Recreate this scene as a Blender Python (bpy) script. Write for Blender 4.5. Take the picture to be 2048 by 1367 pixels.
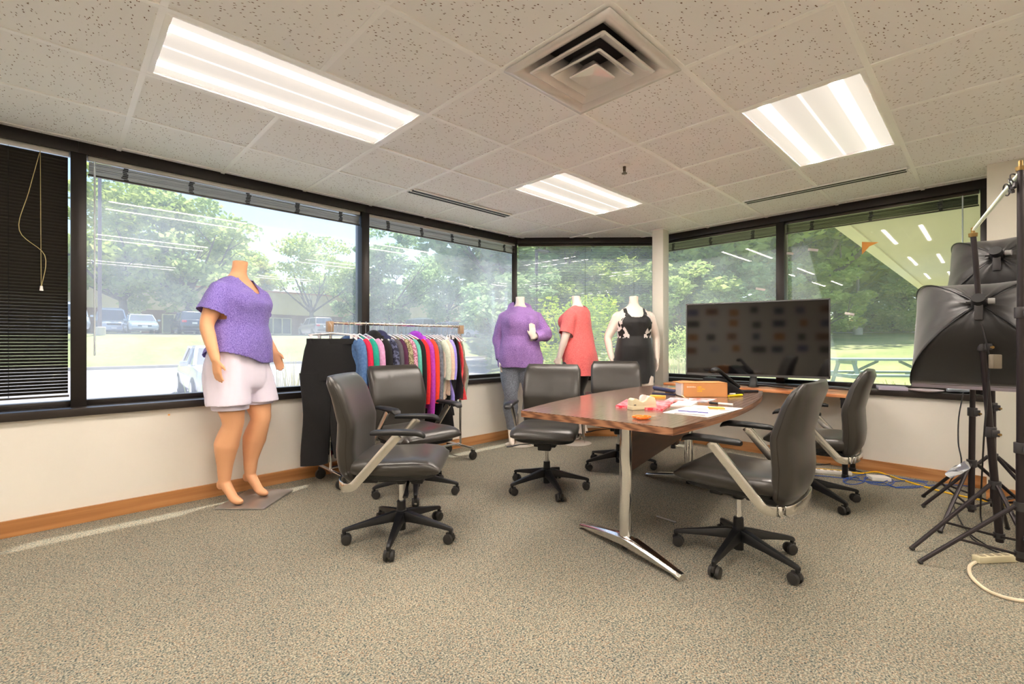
import bpy, bmesh, math, random
from mathutils import Vector, Matrix, noise as mnoise

for o in list(bpy.data.objects): bpy.data.objects.remove(o)
SC = bpy.context.scene
COL = SC.collection
PI = math.pi

# ---------------------------------------------------------------- camera (world x, y follow the ceiling grid; camera stands at the origin)
CAMH, FPX, CX, CY = 1.15, 931.0, 1024.0, 684.0
YAW = math.radians(44.2)
SU, CU = math.sin(YAW), math.cos(YAW)
cam_d = bpy.data.cameras.new('camera')
cam_d.sensor_width = 36.0
cam_d.lens = 36.0 * FPX / 2048.0
cam_d.clip_end = 500
cam = bpy.data.objects.new('camera', cam_d); COL.objects.link(cam)
cam.location = (0, 0, CAMH)
cam.rotation_euler = (PI / 2, 0, (PI/2 - YAW) - PI / 2)
SC.camera = cam

# ---------------------------------------------------------------- sky, sun, exposure
SC.view_settings.view_transform = 'Standard'
SC.view_settings.look = 'None'
SC.view_settings.gamma = 1.0
SC.view_settings.use_curve_mapping = False
SC.view_settings.exposure = 1.72
world = bpy.data.worlds.new('sky'); SC.world = world
world.use_nodes = True
wn = world.node_tree.nodes; wl = world.node_tree.links
bgn = wn['Background']
sky = wn.new('ShaderNodeTexSky')
sky.sky_type = 'NISHITA'
sky.sun_disc = False
sky.sun_elevation = math.radians(70)
sky.sun_rotation = math.radians(45)
sky.air_density = 1.0; sky.dust_density = 1.2; sky.ozone_density = 1.2
wl.new(sky.outputs[0], bgn.inputs[0])
bgn.inputs[1].default_value = 0.11
sun_d = bpy.data.lights.new('sun', 'SUN')
sun_d.energy = 3.5
sun_d.angle = math.radians(0.6)
sun_d.color = (1.0, 0.96, 0.88)
sun = bpy.data.objects.new('sun', sun_d); COL.objects.link(sun)
sun_dir = Vector((0.22, 0.22, 1.0)).normalized()      # towards the sun
sun.rotation_euler = sun_dir.to_track_quat('Z', 'Y').to_euler()
sun.location = (10, 10, 40)
SC.cycles.use_denoising = True
SC.cycles.sample_clamp_indirect = 40.0
SC.cycles.max_bounces = 10
SC.cycles.diffuse_bounces = 8
SC.cycles.transparent_max_bounces = 24
SC.cycles.caustics_reflective = False
SC.cycles.caustics_refractive = False

# ---------------------------------------------------------------- picture-to-place helpers
def W(X, Y, z=0.0):                      # X right of camera, Y ahead of camera -> world
    return Vector((SU * X + CU * Y, -CU * X + SU * Y, z))
def F(px, py, z=0.0):                    # point seen at a pixel on the level z
    Y = (CAMH - z) * FPX / (py - CY)
    return W((px - CX) / FPX * Y, Y, z)
def D(px, py, Y):                        # point seen at a pixel at a depth
    return W((px - CX) / FPX * Y, Y, CAMH - (py - CY) / FPX * Y)
def ONV(px, v, z=0.0):                   # point seen at a pixel column on the vertical plane y = v
    t = (px - CX) / FPX
    Y = v / (-CU * t + SU)
    return W(t * Y, Y, z)
def ONU(px, u, z=0.0):
    t = (px - CX) / FPX
    Y = u / (SU * t + CU)
    return W(t * Y, Y, z)
def heading(X, Y):                       # camera-frame direction -> world angle
    d = W(X, Y); return math.atan2(d.y, d.x)

# ---------------------------------------------------------------- materials
MATS = {}
def srgb(r, g, b):
    f = lambda c: (c / 255.0 / 12.92) if c / 255.0 <= 0.04045 else ((c / 255.0 + 0.055) / 1.055) ** 2.4
    return (f(r), f(g), f(b))
class NT:
    def __init__(s, name):
        s.m = bpy.data.materials.new(name); s.m.use_nodes = True
        s.n = s.m.node_tree.nodes; s.l = s.m.node_tree.links
        s.b = s.n['Principled BSDF']; s.o = s.n['Material Output']
    def node(s, t, **k):
        n = s.n.new('ShaderNode' + t)
        for a, v in k.items(): setattr(n, a, v)
        return n
    def link(s, a, b): s.l.new(a, b)
    def noise(s, scale, detail=3, rough=0.55, vec=None, stretch=None):
        n = s.node('TexNoise'); n.inputs['Scale'].default_value = scale
        n.inputs['Detail'].default_value = detail; n.inputs['Roughness'].default_value = rough
        s.link(s.coord(stretch) if vec is None else vec, n.inputs['Vector'])
        return n
    def coord(s, stretch=None, kind='Object'):
        tc = s.node('TexCoord')
        if stretch is None: return tc.outputs[kind]
        mp = s.node('Mapping'); mp.inputs['Scale'].default_value = stretch
        s.link(tc.outputs[kind], mp.inputs['Vector'])
        return mp.outputs[0]
    def ramp(s, fac, stops, interp='LINEAR'):
        r = s.node('ValToRGB'); r.color_ramp.interpolation = interp
        e = r.color_ramp.elements
        while len(e) < len(stops): e.new(0.5)
        for i, (p, c) in enumerate(stops):
            e[i].position = p; e[i].color = (c[0], c[1], c[2], 1)
        s.link(fac, r.inputs[0]); return r
    def bump(s, h, strength=0.3, dist=0.01):
        b = s.node('Bump'); b.inputs['Strength'].default_value = strength
        b.inputs['Distance'].default_value = dist
        s.link(h, b.inputs['Height']); s.link(b.outputs[0], s.b.inputs['Normal'])
def mat(name, col, rough=0.5, metal=0.0, var=0.0, scale=20, bump=0.0, bscale=None, spec=None, coat=0.0, sheen=0.0, stretch=None, emit=0.0, bdist=0.004):
    if name in MATS: return MATS[name]
    t = NT(name); b = t.b
    b.inputs['Base Color'].default_value = (*col, 1)
    b.inputs['Roughness'].default_value = rough
    b.inputs['Metallic'].default_value = metal
    if spec is not None: b.inputs['Specular IOR Level'].default_value = spec
    if coat: b.inputs['Coat Weight'].default_value = coat; b.inputs['Coat Roughness'].default_value = 0.1
    if sheen: b.inputs['Sheen Weight'].default_value = sheen
    if var:
        n = t.noise(scale, 4, stretch=stretch)
        lo = tuple(max(0, c * (1 - var)) for c in col); hi = tuple(min(1, c * (1 + var)) for c in col)
        r = t.ramp(n.outputs[0], [(0.3, lo), (0.7, hi)])
        t.link(r.outputs[0], b.inputs['Base Color'])
    if bump:
        n2 = t.noise(bscale or scale, 3, stretch=stretch); t.bump(n2.outputs[0], bump, bdist)
    if emit:
        b.inputs['Emission Color'].default_value = (*col, 1); b.inputs['Emission Strength'].default_value = emit
    MATS[name] = t.m
    return t.m

# ---------------------------------------------------------------- mesh helpers
def frame_from(d):
    d = d.normalized()
    up = Vector((0, 0, 1)) if abs(d.z) < 0.95 else Vector((1, 0, 0))
    a = d.cross(up).normalized(); b = a.cross(d).normalized()
    return a, b
class MB:
    def __init__(s): s.v = []; s.f = []
    def add(s, vs, fs):
        o = len(s.v); s.v += [tuple(p) for p in vs]; s.f += [tuple(i + o for i in f) for f in fs]; return s
    def box(s, c, d, R=None):
        h = Vector(d) / 2; c = Vector(c)
        vs = []
        for sx in (-1, 1):
            for sy in (-1, 1):
                for sz in (-1, 1):
                    p = Vector((sx * h.x, sy * h.y, sz * h.z))
                    vs.append(c + (R @ p if R is not None else p))
        return s.add(vs, [(0,1,3,2),(4,6,7,5),(0,4,5,1),(2,3,7,6),(0,2,6,4),(1,5,7,3)])
    def bb(s, x0, x1, y0, y1, z0, z1):
        return s.box(((x0+x1)/2, (y0+y1)/2, (z0+z1)/2), (x1-x0, y1-y0, z1-z0))
    def prism(s, poly, z0, z1):
        n = len(poly)
        vs = [(p[0], p[1], z0) for p in poly] + [(p[0], p[1], z1) for p in poly]
        a = sum(poly[i][0]*poly[(i+1)%n][1]-poly[(i+1)%n][0]*poly[i][1] for i in range(n))
        fs = [tuple(reversed(range(n))), tuple(range(n, 2*n))] + [(i, (i+1)%n, n+(i+1)%n, n+i) for i in range(n)]
        if a < 0: fs = [tuple(reversed(f)) for f in fs]
        return s.add(vs, fs)
    def loft(s, rings, cap=True, closed=True):
        n = len(rings[0]); vs = [p for r in rings for p in r]; fs = []
        m = n if closed else n - 1
        for i in range(len(rings)-1):
            for j in range(m):
                k = (j+1) % n
                fs.append((i*n+j, i*n+k, (i+1)*n+k, (i+1)*n+j))
        if cap and closed:
            fs.append(tuple(reversed(range(n)))); fs.append(tuple((len(rings)-1)*n+j for j in range(n)))
        return s.add(vs, fs)
    def tube(s, pts, r, n=8, cap=True, flat=None):
        pts = [Vector(p) for p in pts]; rings = []
        rs = r if isinstance(r, (list, tuple)) else [r]*len(pts)
        pa = None
        for i, p in enumerate(pts):
            d = (pts[min(i+1, len(pts)-1)] - pts[max(i-1, 0)])
            if d.length < 1e-9: d = Vector((0,0,1))
            d.normalize()
            if pa is None: a, b = frame_from(d)
            else:
                a = pa - d * pa.dot(d)
                if a.length < 1e-6: a, b = frame_from(d)
                a.normalize(); b = a.cross(d).normalized()
            pa = a
            fx, fy = (1, 1) if flat is None else flat
            rings.append([p + (a*math.cos(2*PI*k/n)*fx + b*math.sin(2*PI*k/n)*fy)*rs[i] for k in range(n)])
        rings = [list(reversed(q)) for q in rings]
        return s.loft(rings, cap)
    def cyl(s, p0, p1, r0, r1=None, n=12):
        return s.tube([p0, p1], [r0, r0 if r1 is None else r1], n)
    def lathe(s, prof, n=16, c=(0,0,0)):
        rings = [[(c[0]+r*math.cos(2*PI*k/n), c[1]+r*math.sin(2*PI*k/n), c[2]+z) for k in range(n)] for r, z in prof]
        return s.loft(rings)
    def ell(s, c, r, n=10, m=6):
        prof = []
        rings = []
        for i in range(m+1):
            a = -PI/2 + PI*i/m; cr = max(math.cos(a), 0.02)
            rings.append([(c[0]+r[0]*cr*math.cos(2*PI*k/n), c[1]+r[1]*cr*math.sin(2*PI*k/n), c[2]+r[2]*math.sin(a)) for k in range(n)])
        return s.loft(rings)
    def quad(s, a, b, c, d): return s.add([a, b, c, d], [(0,1,2,3)])
    def xf(s, M):
        s.v = [tuple(M @ Vector(p)) for p in s.v]; return s
    def mesh(s, name, bevel=0.0, seg=2, smooth=35):
        me = bpy.data.meshes.new(name); me.from_pydata(s.v, [], s.f)
        if bevel:
            bm = bmesh.new(); bm.from_mesh(me)
            es = [e for e in bm.edges if len(e.link_faces) == 2 and e.calc_face_angle(0) > 0.6]
            bmesh.ops.bevel(bm, geom=es, offset=bevel, segments=seg, profile=0.5, affect='EDGES', clamp_overlap=True)
            bm.to_mesh(me); bm.free()
        if smooth:
            me.shade_smooth(); me.set_sharp_from_angle(angle=math.radians(smooth))
        return me
    def build(s, name, m, parent=None, bevel=0.0, seg=2, smooth=35, loc=None, rotz=None, label=None):
        return obj(name, s.mesh(name, bevel, seg, smooth), m, parent, loc, rotz, label)
def obj(name, me, m=None, parent=None, loc=None, rotz=None, label=None):
    o = bpy.data.objects.new(name, me); COL.objects.link(o)
    if m is not None and me is not None and len(me.materials) == 0: me.materials.append(m)
    if parent is not None: o.parent = parent
    if loc is not None: o.location = loc
    if rotz is not None: o.rotation_euler[2] = rotz
    if label: o['label'] = label
    return o
def thing(name, label, cat, loc=(0,0,0), rotz=0.0, group=None):
    o = bpy.data.objects.new(name, None); COL.objects.link(o)
    o.empty_display_size = 0.1
    o.location = loc; o.rotation_euler[2] = rotz
    o['label'] = label; o['category'] = cat
    if group: o['group'] = group
    return o
def tag(o, label, cat, group=None, kind=None):
    o['label'] = label
    if cat: o['category'] = cat
    if group: o['group'] = group
    if kind: o['kind'] = kind
    return o
def struct(o, label=None):
    o['kind'] = 'structure'
    if label: o['label'] = label
    return o
def copy_tree(src, loc=None, rotz=None, label=None):
    c = src.copy(); COL.objects.link(c)
    if loc is not None: c.location = loc
    if rotz is not None: c.rotation_euler[2] = rotz
    if label: c['label'] = label
    for ch in list(src.children):
        d = ch.copy(); COL.objects.link(d); d.parent = c
        for g in list(ch.children):
            e = g.copy(); COL.objects.link(e); e.parent = d
    return c
def srect(cx, cy, rx, ry, p=2.6, n=20):          # points of a superellipse
    out = []
    for k in range(n):
        a = 2*PI*k/n; c, s_ = math.cos(a), math.sin(a)
        out.append((cx + rx*math.copysign(abs(c)**(2/p), c), cy + ry*math.copysign(abs(s_)**(2/p), s_)))
    return out
def smooth_path(pts, n=6):                        # Catmull-Rom
    pts = [Vector(p) for p in pts]; out = []
    for i in range(len(pts)-1):
        p0 = pts[max(i-1,0)]; p1 = pts[i]; p2 = pts[i+1]; p3 = pts[min(i+2,len(pts)-1)]
        for k in range(n):
            t = k/n
            out.append(0.5*((2*p1)+(p2-p0)*t+(2*p0-5*p1+4*p2-p3)*t*t+(3*p1-p0-3*p2+p3)*t*t*t))
    out.append(pts[-1]); return out
def lerp(a, b, t): return a + (b-a)*t
def tab(x, xs, ys):
    if x <= xs[0]: return ys[0]
    for i in range(len(xs)-1):
        if x <= xs[i+1]: return lerp(ys[i], ys[i+1], (x-xs[i])/(xs[i+1]-xs[i]))
    return ys[-1]
# ---------------------------------------------------------------- shared materials
def make_carpet():
    t = NT('carpet')
    a = t.noise(150, 2, 0.6); b = t.noise(300, 1, 0.5); c = t.noise(1.3, 2)
    vo = t.node('TexVoronoi'); vo.inputs['Scale'].default_value = 190; t.link(t.coord(), vo.inputs['Vector'])
    r1 = t.ramp(a.outputs[0], [(0.34, srgb(40, 68, 78)), (0.45, srgb(122, 132, 126)), (0.55, srgb(200, 194, 176)), (0.68, srgb(240, 234, 218))])
    r2 = t.ramp(vo.outputs['Color'], [(0.12, srgb(40, 76, 92)), (0.32, srgb(120, 128, 126)), (0.62, srgb(212, 204, 184)), (0.86, srgb(192, 144, 112))])
    mx = t.node('MixRGB'); mx.blend_type = 'MIX'; mx.inputs[0].default_value = 0.42
    t.link(r1.outputs[0], mx.inputs[1]); t.link(r2.outputs[0], mx.inputs[2])
    wr = t.ramp(c.outputs[0], [(0.3, (0.62, 0.60, 0.57)), (0.7, (0.70, 0.67, 0.62))])
    m2 = t.node('MixRGB'); m2.blend_type = 'MULTIPLY'; m2.inputs[0].default_value = 1
    t.link(mx.outputs[0], m2.inputs[1]); t.link(wr.outputs[0], m2.inputs[2])
    t.link(m2.outputs[0], t.b.inputs['Base Color'])
    t.b.inputs['Roughness'].default_value = 0.95; t.b.inputs['Specular IOR Level'].default_value = 0.1
    t.bump(b.outputs[0], 0.5, 0.004)
    return t.m
def make_tile(name, rot):
    t = NT(name)
    tc = t.node('TexCoord'); mp = t.node('Mapping'); mp.inputs['Rotation'].default_value = (0, 0, rot)
    oi = t.node('ObjectInfo')
    ad = t.node('VectorMath'); ad.operation = 'ADD'
    sc = t.node('VectorMath'); sc.operation = 'SCALE'; sc.inputs['Scale'].default_value = 37.0
    cmb = t.node('CombineXYZ'); t.link(oi.outputs['Random'], cmb.inputs[0]); t.link(oi.outputs['Random'], cmb.inputs[1])
    t.link(cmb.outputs[0], sc.inputs[0]); t.link(tc.outputs['Object'], ad.inputs[0]); t.link(sc.outputs[0], ad.inputs[1])
    t.link(ad.outputs[0], mp.inputs['Vector'])
    wob = t.node('TexNoise'); wob.inputs['Scale'].default_value = 40; t.link(mp.outputs[0], wob.inputs['Vector'])
    m3 = t.node('VectorMath'); m3.operation = 'MULTIPLY_ADD'; m3.inputs[1].default_value = (0.012, 0.012, 0); 
    t.link(wob.outputs['Color'], m3.inputs[0]); t.link(mp.outputs[0], m3.inputs[2])
    st = t.node('Mapping'); st.inputs['Scale'].default_value = (42, 88, 1); t.link(m3.outputs[0], st.inputs['Vector'])
    vo = t.node('TexVoronoi'); vo.inputs['Scale'].default_value = 1.0; vo.inputs['Randomness'].default_value = 1.0
    t.link(st.outputs[0], vo.inputs['Vector'])
    pit = t.ramp(vo.outputs['Distance'], [(0.15, (0, 0, 0)), (0.23, (1, 1, 1))])
    gate = t.node('TexWhiteNoise'); t.link(vo.outputs['Color'], gate.inputs['Vector'])
    g2 = t.ramp(gate.outputs[0], [(0.36, (1, 1, 1)), (0.38, (0, 0, 0))])
    mxx = t.node('MixRGB'); mxx.blend_type = 'LIGHTEN'; mxx.inputs[0].default_value = 1
    t.link(pit.outputs[0], mxx.inputs[1]); t.link(g2.outputs[0], mxx.inputs[2])
    col = t.ramp(mxx.outputs[0], [(0.0, srgb(128, 100, 78)), (1.0, srgb(245, 245, 244))])
    t.link(col.outputs[0], t.b.inputs['Base Color'])
    t.b.inputs['Roughness'].default_value = 0.95; t.b.inputs['Specular IOR Level'].default_value = 0.1
    t.bump(mxx.outputs[0], 0.6, 0.003)
    return t.m
def make_wood(name, dark, mid, light, rough=0.35, sc=(1.2, 14, 14), coat=0.2):
    t = NT(name)
    v = t.coord(sc)
    n = t.noise(3.0, 6, 0.6, vec=v)
    n2 = t.noise(1.0, 2, 0.5, vec=v)
    w = t.node('TexWave'); w.wave_type = 'BANDS'; w.bands_direction = 'Y'
    w.inputs['Scale'].default_value = 0.9; w.inputs['Distortion'].default_value = 7; w.inputs['Detail'].default_value = 3
    t.link(v, w.inputs['Vector'])
    mx = t.node('MixRGB'); mx.inputs[0].default_value = 0.5
    t.link(n.outputs[0], mx.inputs[1]); t.link(w.outputs[0], mx.inputs[2])
    r = t.ramp(mx.outputs[0], [(0.15, dark), (0.5, mid), (0.85, light)])
    t.link(r.outputs[0], t.b.inputs['Base Color'])
    t.b.inputs['Roughness'].default_value = rough
    if coat: t.b.inputs['Coat Weight'].default_value = coat; t.b.inputs['Coat Roughness'].default_value = 0.2
    return t.m
def make_glass(name='window_glass', h0=0.09, h1=0.17):
    t = NT(name)
    n = t.n; n.remove(t.b)
    tr = t.node('BsdfTransparent'); tr.inputs[0].default_value = (0.95, 0.965, 0.96, 1)
    gl = t.node('BsdfGlossy'); gl.inputs['Roughness'].default_value = 0.0; gl.inputs['Color'].default_value = (1, 1, 1, 1)
    fr = t.node('Fresnel'); fr.inputs['IOR'].default_value = 1.5
    mul = t.node('Math'); mul.operation = 'MULTIPLY'; mul.inputs[1].default_value = 0.45; t.link(fr.outputs[0], mul.inputs[0])
    m1 = t.node('MixShader'); t.link(mul.outputs[0], m1.inputs[0]); t.link(tr.outputs[0], m1.inputs[1]); t.link(gl.outputs[0], m1.inputs[2])
    tl = t.node('BsdfTranslucent'); tl.inputs[0].default_value = (0.86, 0.89, 1.0, 1)  # whitish veil mixed into the glass for dirt and veiling glare
    dn = t.noise(2.2, 4); rr = t.ramp(dn.outputs[0], [(0.3, (h0,)*3), (0.75, (h1,)*3)])
    m2 = t.node('MixShader'); t.link(rr.outputs[0], m2.inputs[0]); t.link(m1.outputs[0], m2.inputs[1]); t.link(tl.outputs[0], m2.inputs[2])
    t.link(m2.outputs[0], t.o.inputs[0])
    return t.m
def make_heather(name, a, b, scale=130, stretch=(1, 1, 0.35), rough=0.9, sheen=0.15):
    t = NT(name)
    n = t.noise(scale, 3, 0.7, stretch=stretch)
    r = t.ramp(n.outputs[0], [(0.36, a), (0.64, b)])
    t.link(r.outputs[0], t.b.inputs['Base Color'])
    t.b.inputs['Roughness'].default_value = rough; t.b.inputs['Sheen Weight'].default_value = sheen
    n2 = t.noise(9, 3); t.bump(n2.outputs[0], 0.15, 0.01)
    return t.m
M_CARPET = make_carpet()
M_TILE = make_tile('acoustic_tile', 0.35)
M_TILE2 = make_tile('acoustic_tile_turned', 1.9)
M_GLASS = make_glass()
M_GLASSH = make_glass('hazy_window_glass', 0.11, 0.23)  # left panes: more of the painted-in glare haze
M_GRID = mat('white_enamel', srgb(252, 252, 250), 0.4)
M_WALL = mat('wall_paint', srgb(232, 227, 217), 0.85, var=0.02, scale=3, bump=0.03, bscale=120)
M_WALLD = mat('wall_paper_cream', srgb(222, 219, 206), 0.85, bump=0.06, bscale=200)
M_FRAME = mat('dark_bronze', srgb(38, 33, 31), 0.38, 0.35)
M_SILL = mat('bronze_sill', srgb(52, 46, 43), 0.3, 0.3)
M_BASE = make_wood('oak_trim', srgb(164, 110, 62), srgb(188, 130, 78), srgb(206, 152, 100), 0.4, (0.5, 0.5, 16))
M_WALNUT = make_wood('walnut_laminate', srgb(84, 62, 52), srgb(122, 96, 82), srgb(150, 124, 108), 0.22, (1.6, 11, 11), 0.35)
M_WALNUT_E = make_wood('walnut_edge', srgb(84, 52, 36), srgb(142, 96, 68), srgb(176, 126, 92), 0.35, (3.0, 3.0, 46), 0.1)
M_WALNUT_D = make_wood('walnut_dark', srgb(44, 26, 20), srgb(66, 42, 32), srgb(88, 56, 44), 0.4, (1, 12, 12), 0.1)
M_CHROME = mat('chrome', (0.82, 0.82, 0.82), 0.08, 1.0)
M_ALU = mat('polished_aluminium', (0.78, 0.76, 0.72), 0.18, 1.0)
M_LEATHER = mat('dark_leather', srgb(46, 42, 37), 0.32, spec=0.65, bump=0.06, bscale=260, sheen=0.1, var=0.08, scale=7)
M_BLACK = mat('black_plastic', srgb(22, 22, 24), 0.42)
M_BLACKM = mat('black_satin_metal', srgb(34, 32, 33), 0.4, 0.4)
M_RUBBER = mat('caster_rubber', srgb(44, 42, 40), 0.55)
M_WHITE = mat('white_plastic', srgb(235, 233, 228), 0.4)
M_PAPER = mat('paper', srgb(238, 232, 226), 0.8)
M_CREAM = mat('cream_plastic', srgb(222, 212, 178), 0.45)
# ================================================================ THE ROOM
T = 0.6096
GU, GV = 2.117, 1.622                     # a crossing of the ceiling grid
CZ = CAMH + 1.29                          # underside of the ceiling grid
GA, GC = 4.20, 5.36                       # glass planes of the long left and right window walls
U0, V0 = -3.2, -3.2
DX, DY = 4.87, 0.02                       # face and edge of the white pier
BA = -1.9                                 # where the left window band starts
NB = Vector((0.718, 0.696))               # outward normal of the corner window
def K1(d): return (4.13 - 0.423*d, GA - d)
def K2(d): return (GC - d, 2.931 - 0.405*d)
def strips(d1, d2, uend=U0, vend=DY):     # plan quads of the three window walls between two offsets from the glass (d > 0 is inside)
    a = [(uend, GA-d1), K1(d1), K1(d2), (uend, GA-d2)]
    b = [K1(d1), K2(d1), K2(d2), K1(d2)]
    c = [K2(d1), (GC-d1, vend), (GC-d2, vend), K2(d2)]
    return a, b, c
# floor
fl = MB(); fl.bb(U0-0.1, GC+0.1, V0-0.1, GA+0.1, -0.12, 0.0)
struct(fl.build('floor', M_CARPET, smooth=0), 'speckled grey-beige loop carpet across the whole room')
# low walls, baseboards and sills
WD = 0.16
names = ('left', 'back', 'right')
lowq = strips(-0.10, WD); baseq = strips(WD-0.002, WD+0.016); sillq = strips(-0.02, WD+0.035)
for i, nm in enumerate(names):
    w = struct(MB().prism(lowq[i], 0.0, 0.685).build('wall_'+nm, M_WALL, smooth=0),
        ('low cream wall under the long left windows', 'low cream wall under the corner window with lowered blind', 'low cream wall under the right windows behind the television')[i])
    b = struct(MB().prism(baseq[i], 0.0, 0.098).build('baseboard_'+nm, M_BASE, smooth=0),
        ('brown oak baseboard along the low wall under the left windows', 'brown oak baseboard under the corner window', 'brown oak baseboard behind the television table')[i])
    s = struct(MB().prism(sillq[i], 0.682, 0.732).build('trim_%d' % (i+1), M_SILL, bevel=0.004, smooth=30),
        ('dark bronze deep window sill under the left windows', 'dark bronze window sill under the corner window', 'dark bronze window sill under the right windows')[i])
# white pier at the right and its baseboard
struct(MB().bb(DX, GC+0.2, V0, DY, 0, CZ+0.1).build('wall_pier', M_WALLD, smooth=0), 'plain cream wall pier at the right edge beyond the last window')
struct(MB().bb(DX-0.016, DX, V0, DY+0.004, 0, 0.098).build('baseboard_pier', M_BASE, smooth=0), 'brown oak baseboard of the cream pier behind the light stands')
struct(MB().bb(U0-0.12, U0, V0, GA, 0, CZ+0.1).build('wall_rear', M_WALL, smooth=0), 'cream wall behind the viewer facing the television')
struct(MB().bb(U0, GC, V0-0.12, V0, 0, CZ+0.1).build('wall_front', M_WALL, smooth=0), 'cream wall behind the viewer facing the left windows')
struct(MB().bb(U0-0.1, BA, GA-0.16, GA+0.1, 0.68, CZ+0.1).build('wall_left_end', M_WALL, smooth=0), 'cream wall beside the left window band behind the viewer')
# ---------------- ceiling
roofp = [(U0-0.1, V0-0.1), (GC+0.07, V0-0.1), (GC+0.07, 2.96), (4.16, GA+0.07), (U0-0.1, GA+0.07)]
ceil = struct(MB().prism(roofp, CZ+0.16, CZ+0.40).build('ceiling', mat('plenum_dark', srgb(60, 58, 56), 0.9), smooth=0), 'white suspended ceiling of square fissured tiles')
def clip(poly, nx, ny, c):
    out = []
    for i in range(len(poly)):
        a = poly[i]; b = poly[(i+1) % len(poly)]
        da = nx*a[0]+ny*a[1]-c; db = nx*b[0]+ny*b[1]-c
        if da <= 0: out.append(a)
        if (da < 0 < db) or (db < 0 < da):
            t = da/(da-db); out.append((a[0]+(b[0]-a[0])*t, a[1]+(b[1]-a[1])*t))
    return out
cB = NB.x*4.13 + NB.y*4.2
def room_clip(p, e=0.07):
    p = clip(p, 1, 0, GC+e)
    if p: p = clip(p, 0, 1, GA+e)
    if p: p = clip(p, NB.x, NB.y, cB+e)
    if p: p = clip(p, -1, 0, -U0)
    if p: p = clip(p, 0, -1, -V0)
    return p
LIGHTS = [(-3, 1), (1, 1), (1, -2), (-3, -2), (-7, 1), (-7, -2), (1, -6), (-3, -6)]
DIFF = (-1, -1); RET = (1, -4)
used = set()
for (i, j) in LIGHTS: used |= {(i, j), (i+1, j)}
used |= {DIFF, RET}
full = MB().bb(-T/2+0.004, T/2-0.004, -T/2+0.004, T/2-0.004, 0.0, 0.018).mesh('ceiling_tile', smooth=0)
full2 = full.copy()
rnd = random.Random(4)
special = {(2, -3): 1, (1, -3): 1, (3, -3): 0}
for i in range(-10, 7):
    for j in range(-9, 6):
        if (i, j) in used: continue
        x0, y0 = GU+i*T, GV+j*T
        cell = [(x0+0.004, y0+0.004), (x0+T-0.004, y0+0.004), (x0+T-0.004, y0+T-0.004), (x0+0.004, y0+T-0.004)]
        p = room_clip(cell)
        if len(p) < 3: continue
        area = abs(sum(p[k][0]*p[(k+1)%len(p)][1]-p[(k+1)%len(p)][0]*p[k][1] for k in range(len(p))))/2
        if area < 0.002: continue
        cx, cy = x0+T/2, y0+T/2
        turned = special.get((i, j), 1 if (i <= -3 and j >= 1) else 0)
        m = M_TILE2 if turned else M_TILE
        dz = rnd.uniform(0.004, 0.008)
        if area > T*T*0.96:
            o = obj('ceiling_tile', full2 if turned else full, m, ceil, (cx, cy, CZ+dz))
        else:
            MB().prism([(a-cx, b-cy) for a, b in p], 0, 0.018).build('ceiling_tile', m, ceil, smooth=0, loc=(cx, cy, CZ+dz))
def bar(p, ztop, axis):
    p = room_clip(p)
    if len(p) < 3: return
    mb = MB().prism(p, CZ + ztop, CZ + ztop + 0.008)
    xs = [q[0] for q in p]; ys = [q[1] for q in p]
    if axis == 0: mb.bb(min(xs)+0.01, max(xs)-0.01, (min(ys)+max(ys))/2-0.004, (min(ys)+max(ys))/2+0.004, CZ+0.008, CZ+0.05)
    else: mb.bb((min(xs)+max(xs))/2-0.004, (min(xs)+max(xs))/2+0.004, min(ys)+0.01, max(ys)-0.01, CZ+0.008, CZ+0.05)
    mb.build('grid_bar', M_GRID, ceil, smooth=0)
for j in range(-7, 5):
    y = GV+j*T
    bar([(U0, y-0.0125), (GC+0.07, y-0.0125), (GC+0.07, y+0.0125), (U0, y+0.0125)], 0.0, 0)
inlight = set((i+1, j) for (i, j) in LIGHTS)
for i in range(-8, 6):
    x = GU+i*T
    run = None
    for j in range(-9, 6):                 # the cross tees stop at the light fixtures
        if (i, j) in inlight or j == 5:
            if run is not None: bar([(x-0.0125, GV+run*T), (x+0.0125, GV+run*T), (x+0.0125, GV+j*T), (x-0.0125, GV+j*T)], 0.0006, 1)
            run = None
        elif run is None: run = j
# ---------------- fluorescent fixtures
def make_panel_mat():
    t = NT('lit_prismatic_lens')
    tc = t.node('TexCoord'); sp = t.node('SeparateXYZ'); t.link(tc.outputs['Object'], sp.inputs[0])
    mr = t.node('MapRange'); mr.inputs[1].default_value = -T/2; mr.inputs[2].default_value = T/2
    t.link(sp.outputs[1], mr.inputs[0])
    lo = 0.150
    r = t.ramp(mr.outputs[0], [(0.02, (lo,)*3), (0.17, (0.158,)*3), (0.23, (1.0,)*3), (0.29, (0.158,)*3), (0.42, (lo,)*3), (0.478, (0.152,)*3), (0.495, (0.24,)*3), (0.515, (0.152,)*3), (0.62, (lo,)*3), (0.71, (0.158,)*3), (0.77, (1.0,)*3), (0.83, (0.158,)*3), (0.98, (lo,)*3)], 'EASE')
    pw = t.node('Math'); pw.operation = 'POWER'; pw.inputs[1].default_value = 3.0; t.link(r.outputs[0], pw.inputs[0])
    mx = t.node('MixRGB'); mx.blend_type = 'MULTIPLY'; mx.inputs[0].default_value = 1.0
    mx.inputs[2].default_value = (1.0, 0.90, 0.795, 1)
    t.link(pw.outputs[0], mx.inputs[1])
    t.b.inputs['Base Color'].default_value = (0.25, 0.21, 0.17, 1)
    t.link(mx.outputs[0], t.b.inputs['Emission Color']); t.b.inputs['Emission Strength'].default_value = PANEL_STRENGTH
    t.b.inputs['Roughness'].default_value = 0.4
    return t.m
PANEL_STRENGTH = 64.0          # the tubes behind the lens are far brighter than the lens between them
M_PANEL = make_panel_mat()
L2 = T*2
fr = MB()
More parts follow.
